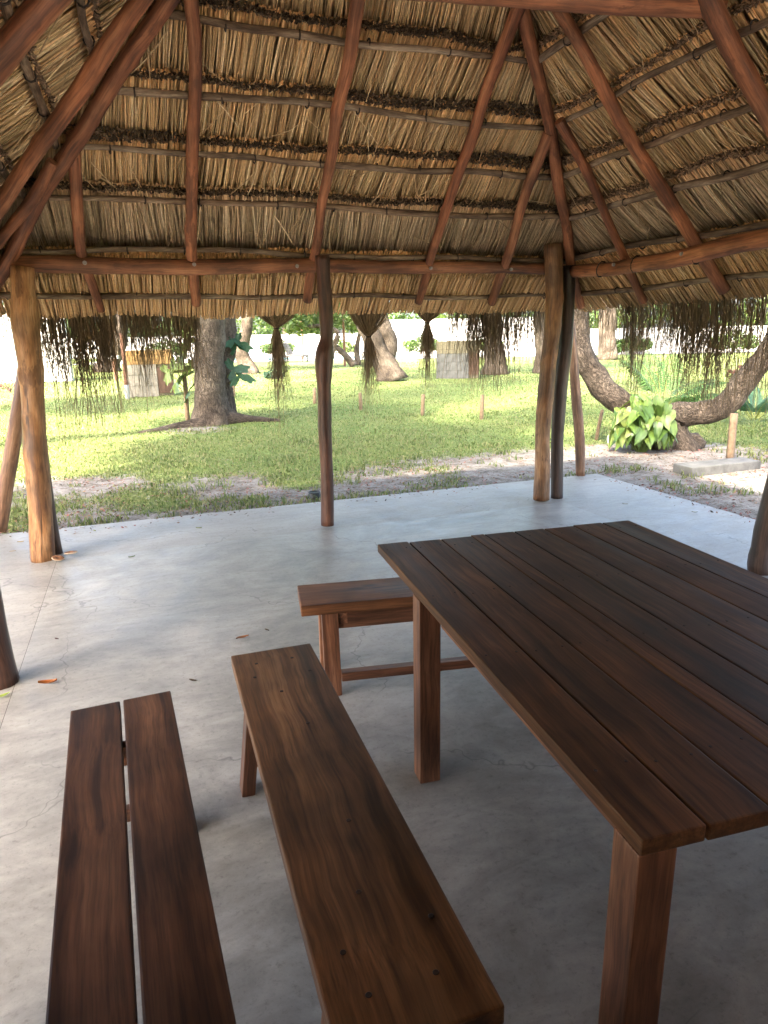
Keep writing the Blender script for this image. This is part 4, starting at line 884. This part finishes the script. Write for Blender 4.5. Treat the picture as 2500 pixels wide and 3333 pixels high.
# palms
def frond_mesh(L, arch, nl, ll, col, rach=.008, spread=1.0, vshape=.5):
    K = 9; f = np.linspace(0, 1, K); ang = np.interp(f, [0, 1], [0, arch]); dx = np.cumsum(np.sin(ang)) / K * L; dz = np.cumsum(np.cos(ang)) / K * L
    C = np.stack((dx, 0 * dx, dz), 1); V = []; Q = []; cols = []
    Vr, qr, _ = strand_arrays(C[None], (np.linspace(1, .3, K) * rach)[None], 4)
    V = list(map(tuple, Vr)); Q = [tuple(x) for x in qr]; cols = [np.array([.30, .32, .08])] * len(V)
    for i in range(nl):
        g = .25 + .75 * (i + .5) / nl; c = np.array([np.interp(g, f, C[:, k_]) for k_ in range(3)]); T = np.array([np.interp(min(g + .03, 1), f, C[:, k_]) - np.interp(g - .03, f, C[:, k_]) for k_ in range(3)]); T /= np.linalg.norm(T)
        Nn = np.cross(T, [0, 1, 0])
        for s_ in (-1, 1):
            l_ = ll * math.sin(math.pi * min(1, g * .9 + .12)) * random.uniform(.85, 1.1)
            d = T * .55 + np.array([0, s_, 0]) * spread - Nn * vshape * .3; d /= np.linalg.norm(d); tip = c + d * l_ + np.array([0, 0, -.35 * l_]); md = c + d * l_ * .55 + np.array([0, 0, -.06 * l_])
            wd = T * .012 * (1 + l_); k0 = len(V)
            V += [tuple(c - wd * .4), tuple(c + wd * .4), tuple(md + wd), tuple(md - wd), tuple(tip), tuple(tip + wd * .1)]; Q += [(k0, k0 + 1, k0 + 2, k0 + 3), (k0 + 3, k0 + 2, k0 + 5, k0 + 4)]
            cols += [np.array(col) * random.uniform(.8, 1.2)] * 6
    return np_mesh('frond', np.array(V), np.array(Q), col=np.array(cols), mats=(MAT['leaf'],))
pp = at_ground(1428, 912, -.04); e = empty('young_palm', tuple(pp)); tag(e, 'young feathery palm with arching fronds behind the leafy plant', 'palm')
for az_, tl, L, ar in ((200, .35, 1.25, 1.5), (330, .30, 1.45, 1.35), (15, .30, 1.5, 1.4), (95, .1, 1.6, .9), (120, .1, 1.7, 1.1), (60, .15, 1.65, 1.0), (280, .25, 1.1, 1.5), (350, .5, 1.3, 1.3), (175, .15, 1.6, 1.0)):
    o = add('frond', frond_mesh(L, ar, 26, .42, (.09, .17, .045)), e); o.rotation_euler = (0, tl, math.radians(az_))
pp = at_ground(1628, 915, -.04); e = empty('cycad', tuple(pp)); tag(e, 'low spiky cycad with stiff blue green fronds right of the arching tree', 'cycad')
for i in range(16):
    o = add('frond', frond_mesh(random.uniform(.8, 1.05), .7, 26, .16, (.06, .13, .07), .007), e); o.rotation_euler = (0, random.uniform(.25, 1.0), i * 2 * math.pi / 16 + random.uniform(-.2, .2))
# papaya like plants beside the big trunk
def lobed_leaf(r, col):
    n = 64; V = [(0, 0, 0)]; C_ = [np.array(col)]
    for i in range(n + 1):
        a_ = -2.7 + 5.4 * i / n; rr_ = r * (.26 + .74 * abs(math.cos(a_ * 1.75)) ** 1.6) * (1 + .10 * math.sin(a_ * 16)) * (1 - .12 * abs(a_)); V.append((rr_ * math.cos(a_), rr_ * math.sin(a_), -.25 * rr_ * rr_ / r + .02 * (i % 2))); C_.append(np.array(col) * random.uniform(.9, 1.1))
    return np_mesh('leaf', np.array(V), None, col=np.array(C_), mats=(MAT['bigleaf'],), tris=np.array([(0, i, i + 1) for i in range(1, n + 1)]))
pl_m = [lobed_leaf(.42, (.07, .13, .03)), lobed_leaf(.38, (.13, .19, .03)), lobed_leaf(.40, (.04, .10, .045))]
for lb, base_uv, spots in (('papaya plant with bright lobed leaves left of the big twin trunk', (402, 868), [(372, 795, 1), (388, 770, 1), (400, 755, 1), (380, 828, 1), (405, 735, 1), (395, 815, 0), (408, 845, 0), (360, 805, 1), (412, 790, 1)]), ('dark lobed leaves growing off the right side of the big twin trunk', (488, 905), [(502, 735, 2), (510, 742, 2), (502, 800, 2), (515, 812, 2)])):
    r_ = 14.3 if spots[0][2] == 2 else 14.6
    b_ = at_ground(*base_uv, -.04); sc_ = 1.0
    bb = A3(base_uv[0], base_uv[1], r_); e = empty('papaya_plant', (bb[0], bb[1], -.04)); tag(e, lb, 'plant', 'papaya plants'); sp_, sr_ = [], []
    for (u, v_, mi) in spots:
        p_ = A3(u, v_, r_ - random.uniform(0, .4)) - np.array([bb[0], bb[1], -.04]); o = add('leaf', pl_m[mi], e, tuple(p_)); o.rotation_euler = (random.uniform(.5, 1.2), random.uniform(-.5, .5), random.uniform(-1.2, 1.2) - .6); o.scale = (.85,) * 3
        st_ = np.array([0, 0, max(.3, p_[2] - .35)]); sp_.append([st_, (st_ + p_) / 2 + [0, 0, .06], p_]); sr_.append([.012, .010, .008])
    add('stems', strand_mesh('stems', np.array(sp_), np.array(sr_), np.array([[.30, .34, .10]] * len(sp_)), (MAT['leaf'],)), e); seed[0] += 1
    if spots[0][2] != 2: add('trunk', log_mesh('trunk', [(0, 0, -.02), (0.02, 0, .8), (0, 0, max(s_[0][2] for s_ in sp_))], [.05, .045, .03], MAT['stake'], seed=seed[0], seg=8, wob=.006), e)

# pool, paving, loungers, walls
def flat(name, x0, x1, y0, y1, z, mat, kind='structure'):
    me = bpy.data.meshes.new(name); me.from_pydata([(x0, y0, z), (x1, y0, z), (x1, y1, z), (x0, y1, z)], [], [(0, 1, 2, 3)]); me.materials.append(mat); return tag(add(name, me), kind=kind)
flat('pool_paving', -22, 26, 47.5, 64, -.02, MAT['pave']); flat('pool_water', -13, 1.5, 50, 55, -.016, MAT['pool'])
def lounger(u, v, r_, rot, mat, label):
    b_ = A3(u, v, r_); e = empty('sun_lounger', (b_[0], b_[1], -.02), rot); tag(e, label, 'sun lounger', 'loungers by the pool')
    board('frame', e, (.72, 1.9, .09), (0, 0, .36), mat); 
    for sx_ in (-1, 1):
        for y in (-.8, .75): board('leg', e, (.08, .10, .33), (sx_ * .3, y, .165), mat)
    for i in range(7): board('slat', e, (.66, .13, .03), (0, -.85 + i * .16, .42), mat)
    for i in range(6):
        o = board('back_slat', e, (.66, .12, .03), (0, .30 + i * .075, .50 + i * .13), mat, (1.05, 0, 0))
    board('back_prop', e, (.06, .06, .6), (.2, .75, .62), mat, (-.4, 0, 0))
lounger(636, 772, 46, math.radians(62), 'lounge_dark', 'dark wooden sun lounger with raised back by the pool'); lounger(548, 762, 52, math.radians(100), 'lounge_blue', 'blue grey sun lounger beside the curved tree')
for u, v0, v1, r_, lb in ((655, 768, 700, 50, 'thin orange pole standing behind the dark lounger'), (745, 790, 680, 38, 'brown pole right of the middle post in the garden'), (715, 770, 690, 50, 'thin orange pole near the middle post by the pool')):
    b_ = A3(u, v0, r_); t_ = A3(u, v1, r_); seed[0] += 1; o = add('garden_pole', log_mesh('garden_pole', [(0, 0, -.02 - 0 * b_[2]), (0, 0, t_[2] + .6)], .07, MAT['orange_pole'], seg=7, seed=seed[0], wob=.004, knots=0), None, (b_[0], b_[1], 0)); tag(o, lb, 'pole', 'poles by the pool')
def wall(name, label, p0, p1, h_, n, mat='white_wall', th=.22):
    p0, p1 = np.array(p0, float), np.array(p1, float); d = p1 - p0; L = np.linalg.norm(d); e = empty(name, (p0[0], p0[1], -.05), math.atan2(d[1], d[0])); tag(e, label, 'wall')
    for i in range(n):
        board('panel', e, (L / n - .32, th, h_), ((i + .5) * L / n, 0, h_ / 2), mat, bev=.01); 
    for i in range(n + 1): board('pillar', e, (.32, th + .12, h_ + .12), (i * L / n, 0, h_ / 2 + .06), mat, bev=.01)
    board('coping', e, (L, th + .06, .08), (L / 2, 0, h_ + .042), mat, bev=.01)
    return e
wall('boundary_wall', 'long low white boundary wall behind the pool', (-34, 64), (-1, 62), 1.75, 9)
wall('tall_wall', 'taller white wall behind the small tassel and the block structure', (-.5, 61.5), (17, 60), 2.8, 5)
wall('garden_wall', 'white garden wall glimpsed at the far left edge behind the fringe', (-22, 27.0), (-13.2, 29.0), 3.0, 3)
wall('low_wall', 'low white wall far behind the arching tree', (14, 50), (48, 46), 1.7, 9)
# hedge trees beyond the wall
for i in range(13):
    x = -40 + i * 7.2 + random.uniform(-1.5, 1.5); y = 70 + random.uniform(-2, 6); hh = random.uniform(3.2, 4.6)
    where = ['far left end', 'left', 'left', 'left of the pool', 'behind the pool', 'behind the pool', 'behind the loungers', 'behind the middle post', 'right of the middle post', 'behind the block structure', 'right', 'right', 'far right end'][i]
    lb = 'green tree crown rising over the white boundary wall, %s' % ['leftmost of the row', 'second from the left', 'third from the left', 'fourth from the left', 'fifth from the left', 'sixth from the left', 'middle of the row', 'sixth from the right', 'fifth from the right', 'fourth from the right', 'third from the right', 'second from the right', 'rightmost of the row'][i]
    tree('backdrop_tree', lb, [([(x, y, 0), (x + .2, y, 2), (x, y, hh)], [.35, .28, .15])], [(x, y, hh, 2.6), (x + 2.4, y, hh - 1.0, 2.2), (x - 2.2, y + .5, hh - .8, 2.2)], 'trees beyond the boundary wall', .26, 1500, LIGHTG if i % 2 else GREEN, seg=8)
# red flowers at the foot of the left wall and a red shrub on the right
def shrub(name, label, p, r_, cols, n, leaf, cat='shrub'):
    e = empty(name, tuple(p)); tag(e, label, cat); V, q_, c_ = leaf_cloud(n, leaf, cols, [(0, 0, r_ * .6), (r_ * .7, .1, r_ * .5), (-r_ * .7, 0, r_ * .5)], [r_ * .7, r_ * .5, r_ * .5]); add('foliage', np_mesh('foliage', V, q_, col=c_, mats=(MAT['leaf'],)), e)
    add('stems', strand_mesh('stems', np.array([[(0, 0, -.02), (.05 * k_, 0, r_ * .3), (.15 * k_, 0, r_ * .6)] for k_ in (-2, -1, 0, 1, 2)]), np.array([[.02, .018, .01]] * 5), np.array([[.12, .08, .05]] * 5), (MAT['leaf'],)), e)
for i, (x, y, r_, lb) in enumerate(((-19, 61.5, 1.5, 'leftmost rounded bush along the white boundary wall'), (-13.5, 62, 1.1, 'second bush from the left along the white boundary wall'), (-9, 60.5, 1.3, 'bush against the boundary wall behind the blue lounger'), (-3.6, 60, 1.2, 'bush against the boundary wall near the middle post'), (3.5, 59.2, 1.4, 'bush against the taller white wall behind the leaning tree'), (9, 58.5, 1.2, 'bush against the taller white wall behind the block structure'), (17.5, 48.2, 1.2, 'bush in front of the low white wall left of the grey trunk'), (24, 47, 1.4, 'bush in front of the low white wall right of the grey trunk'))):
    shrub('wall_bush', lb, (x, y, -.03), r_, LIGHTG if i % 2 else GREEN, 900, .16)
p = A3(18, 826, 26.5); shrub('flower_bed', 'row of dark red flowers at the foot of the white wall on the far left', (p[0], p[1], -.05), .5, [(.10, .025, .03), (.07, .045, .03), (.14, .03, .03)], 260, .045, 'flowers')
p = A3(1612, 790, 24); shrub('red_shrub', 'small red leaved shrub behind the right arching limb', (p[0], p[1], -.05), .5, [(.16, .05, .04), (.12, .06, .035), (.07, .10, .03), (.18, .09, .06)], 400, .07)
p = A3(590, 790, 28); shrub('low_bush', 'low dark blue green bush beside the curved tree', (p[0], p[1], -.05), .35, [(.04, .09, .06), (.06, .12, .07)], 350, .08)

# ------------------------------------------------------------------ grass and litter
def scatter(n, ymin, ymax):
    d = np.exp(rng.uniform(math.log(ymin), math.log(ymax), n)); x = rng.uniform(-.72, .72, n) * d + rng.normal(0, .3, n); return x, d
x, y = scatter(260000, 5.2, 42); gmk = grass_mask(x, y); a_, b_ = lx(x, y), ly(x, y)
off_slab = (b_ > 6.44) | (a_ > 4.97) | (a_ < -1.9)
cl = noise2(x * 2.2, y * 2.2, 21, 3)
edge = (b_ > 6.44) & (b_ < 6.75) & (noise2(x * 1.5, y * 1.5, 31, 2) > .55)
keep = off_slab & (((gmk > .42 + .25 * (rng.random(len(x)) - .5)) & (rng.random(len(x)) < .9)) | (edge & (rng.random(len(x)) < .5)) | ((cl > .66) & (rng.random(len(x)) < .35)))
x, y, gmk, cl = x[keep], y[keep], gmk[keep], cl[keep]; n = len(x)
hgt = (.014 + .030 * rng.random(n) ** 2) * (1 + .9 * np.clip((cl - .5) * 3, 0, 1)) * np.where(gmk < .55, 1.3, 1.0); wid_ = .0035 + .00035 * y
az_ = rng.random(n) * 6.28; lean = rng.uniform(.2, 1.1, n)
D_ = np.stack((np.cos(az_) * lean, np.sin(az_) * lean, np.ones(n)), 1); S_ = np.stack((-np.sin(az_), np.cos(az_), 0 * az_), 1)
B_ = np.stack((x, y, ground_h(x, y) - .005), 1); h3 = hgt[:, None]
M1 = B_ + D_ * np.array([.45, .45, .75]) * h3; T1 = B_ + D_ * np.array([1.3, 1.3, 1.0]) * h3
V = np.stack((B_ - S_ * wid_[:, None], B_ + S_ * wid_[:, None], M1 + S_ * wid_[:, None] * .8, M1 - S_ * wid_[:, None] * .8, T1), 1).reshape(-1, 3)
i0 = np.arange(n) * 5; qd = np.stack((i0, i0 + 1, i0 + 2, i0 + 3), 1); tr = np.stack((i0 + 3, i0 + 2, i0 + 4), 1)
GC = np.array([(.130, .170, .050), (.170, .205, .062), (.205, .232, .080), (.095, .14, .040), (.26, .25, .115)]); gcol = GC[rng.integers(0, 5, n)] * rng.uniform(.75, 1.2, (n, 1)) * (1 + .25 * (noise2(x * .5, y * .5, 51, 3) - .5))[:, None]
tag(add('grass', np_mesh('grass', V, qd, col=np.repeat(gcol, 5, 0), mats=(MAT['grass'],), tris=tr)), 'bright green lawn grass growing in patches beyond the floor', 'grass', kind='stuff')
x, y = scatter(42000, 5.5, 16); gmk = grass_mask(x, y); a_, b_ = lx(x, y), ly(x, y)
on_ = (b_ > 6.40 - .35 * rng.random(len(x)) ** 3) | (a_ > 4.93 - .3 * rng.random(len(x)) ** 3) | (a_ < -1.87)
keep = on_ & (gmk < .6) & (noise2(x * 1.3, y * 1.3, 61, 4) > .44); x, y = x[keep], y[keep]; n = len(x); a_, b_ = lx(x, y), ly(x, y)
az_ = rng.random(n) * 6.28; s_ = rng.uniform(.006, .022, n)[:, None]; U = np.stack((np.cos(az_), np.sin(az_), rng.normal(0, .25, n)), 1) * s_; W = np.stack((-np.sin(az_), np.cos(az_), rng.normal(0, .4, n)), 1) * s_ * .4
C_ = np.stack((x, y, np.where((b_ < 6.41) & (a_ < 4.94) & (a_ > -1.86), .004, ground_h(x, y) + .008)), 1); V = np.stack((C_ - U, C_ + W, C_ + U, C_ - W), 1).reshape(-1, 3)
lc = np.array([(.12, .07, .045), (.20, .10, .07), (.07, .05, .04), (.28, .16, .10), (.30, .12, .10)])[rng.integers(0, 5, n)]
tag(add('leaf_litter', np_mesh('leaf_litter', V, np.arange(n * 4).reshape(-1, 4), col=np.repeat(lc, 4, 0), mats=(MAT['litter'],))), 'dry brown leaf litter scattered over the bare sand', 'litter', kind='stuff')
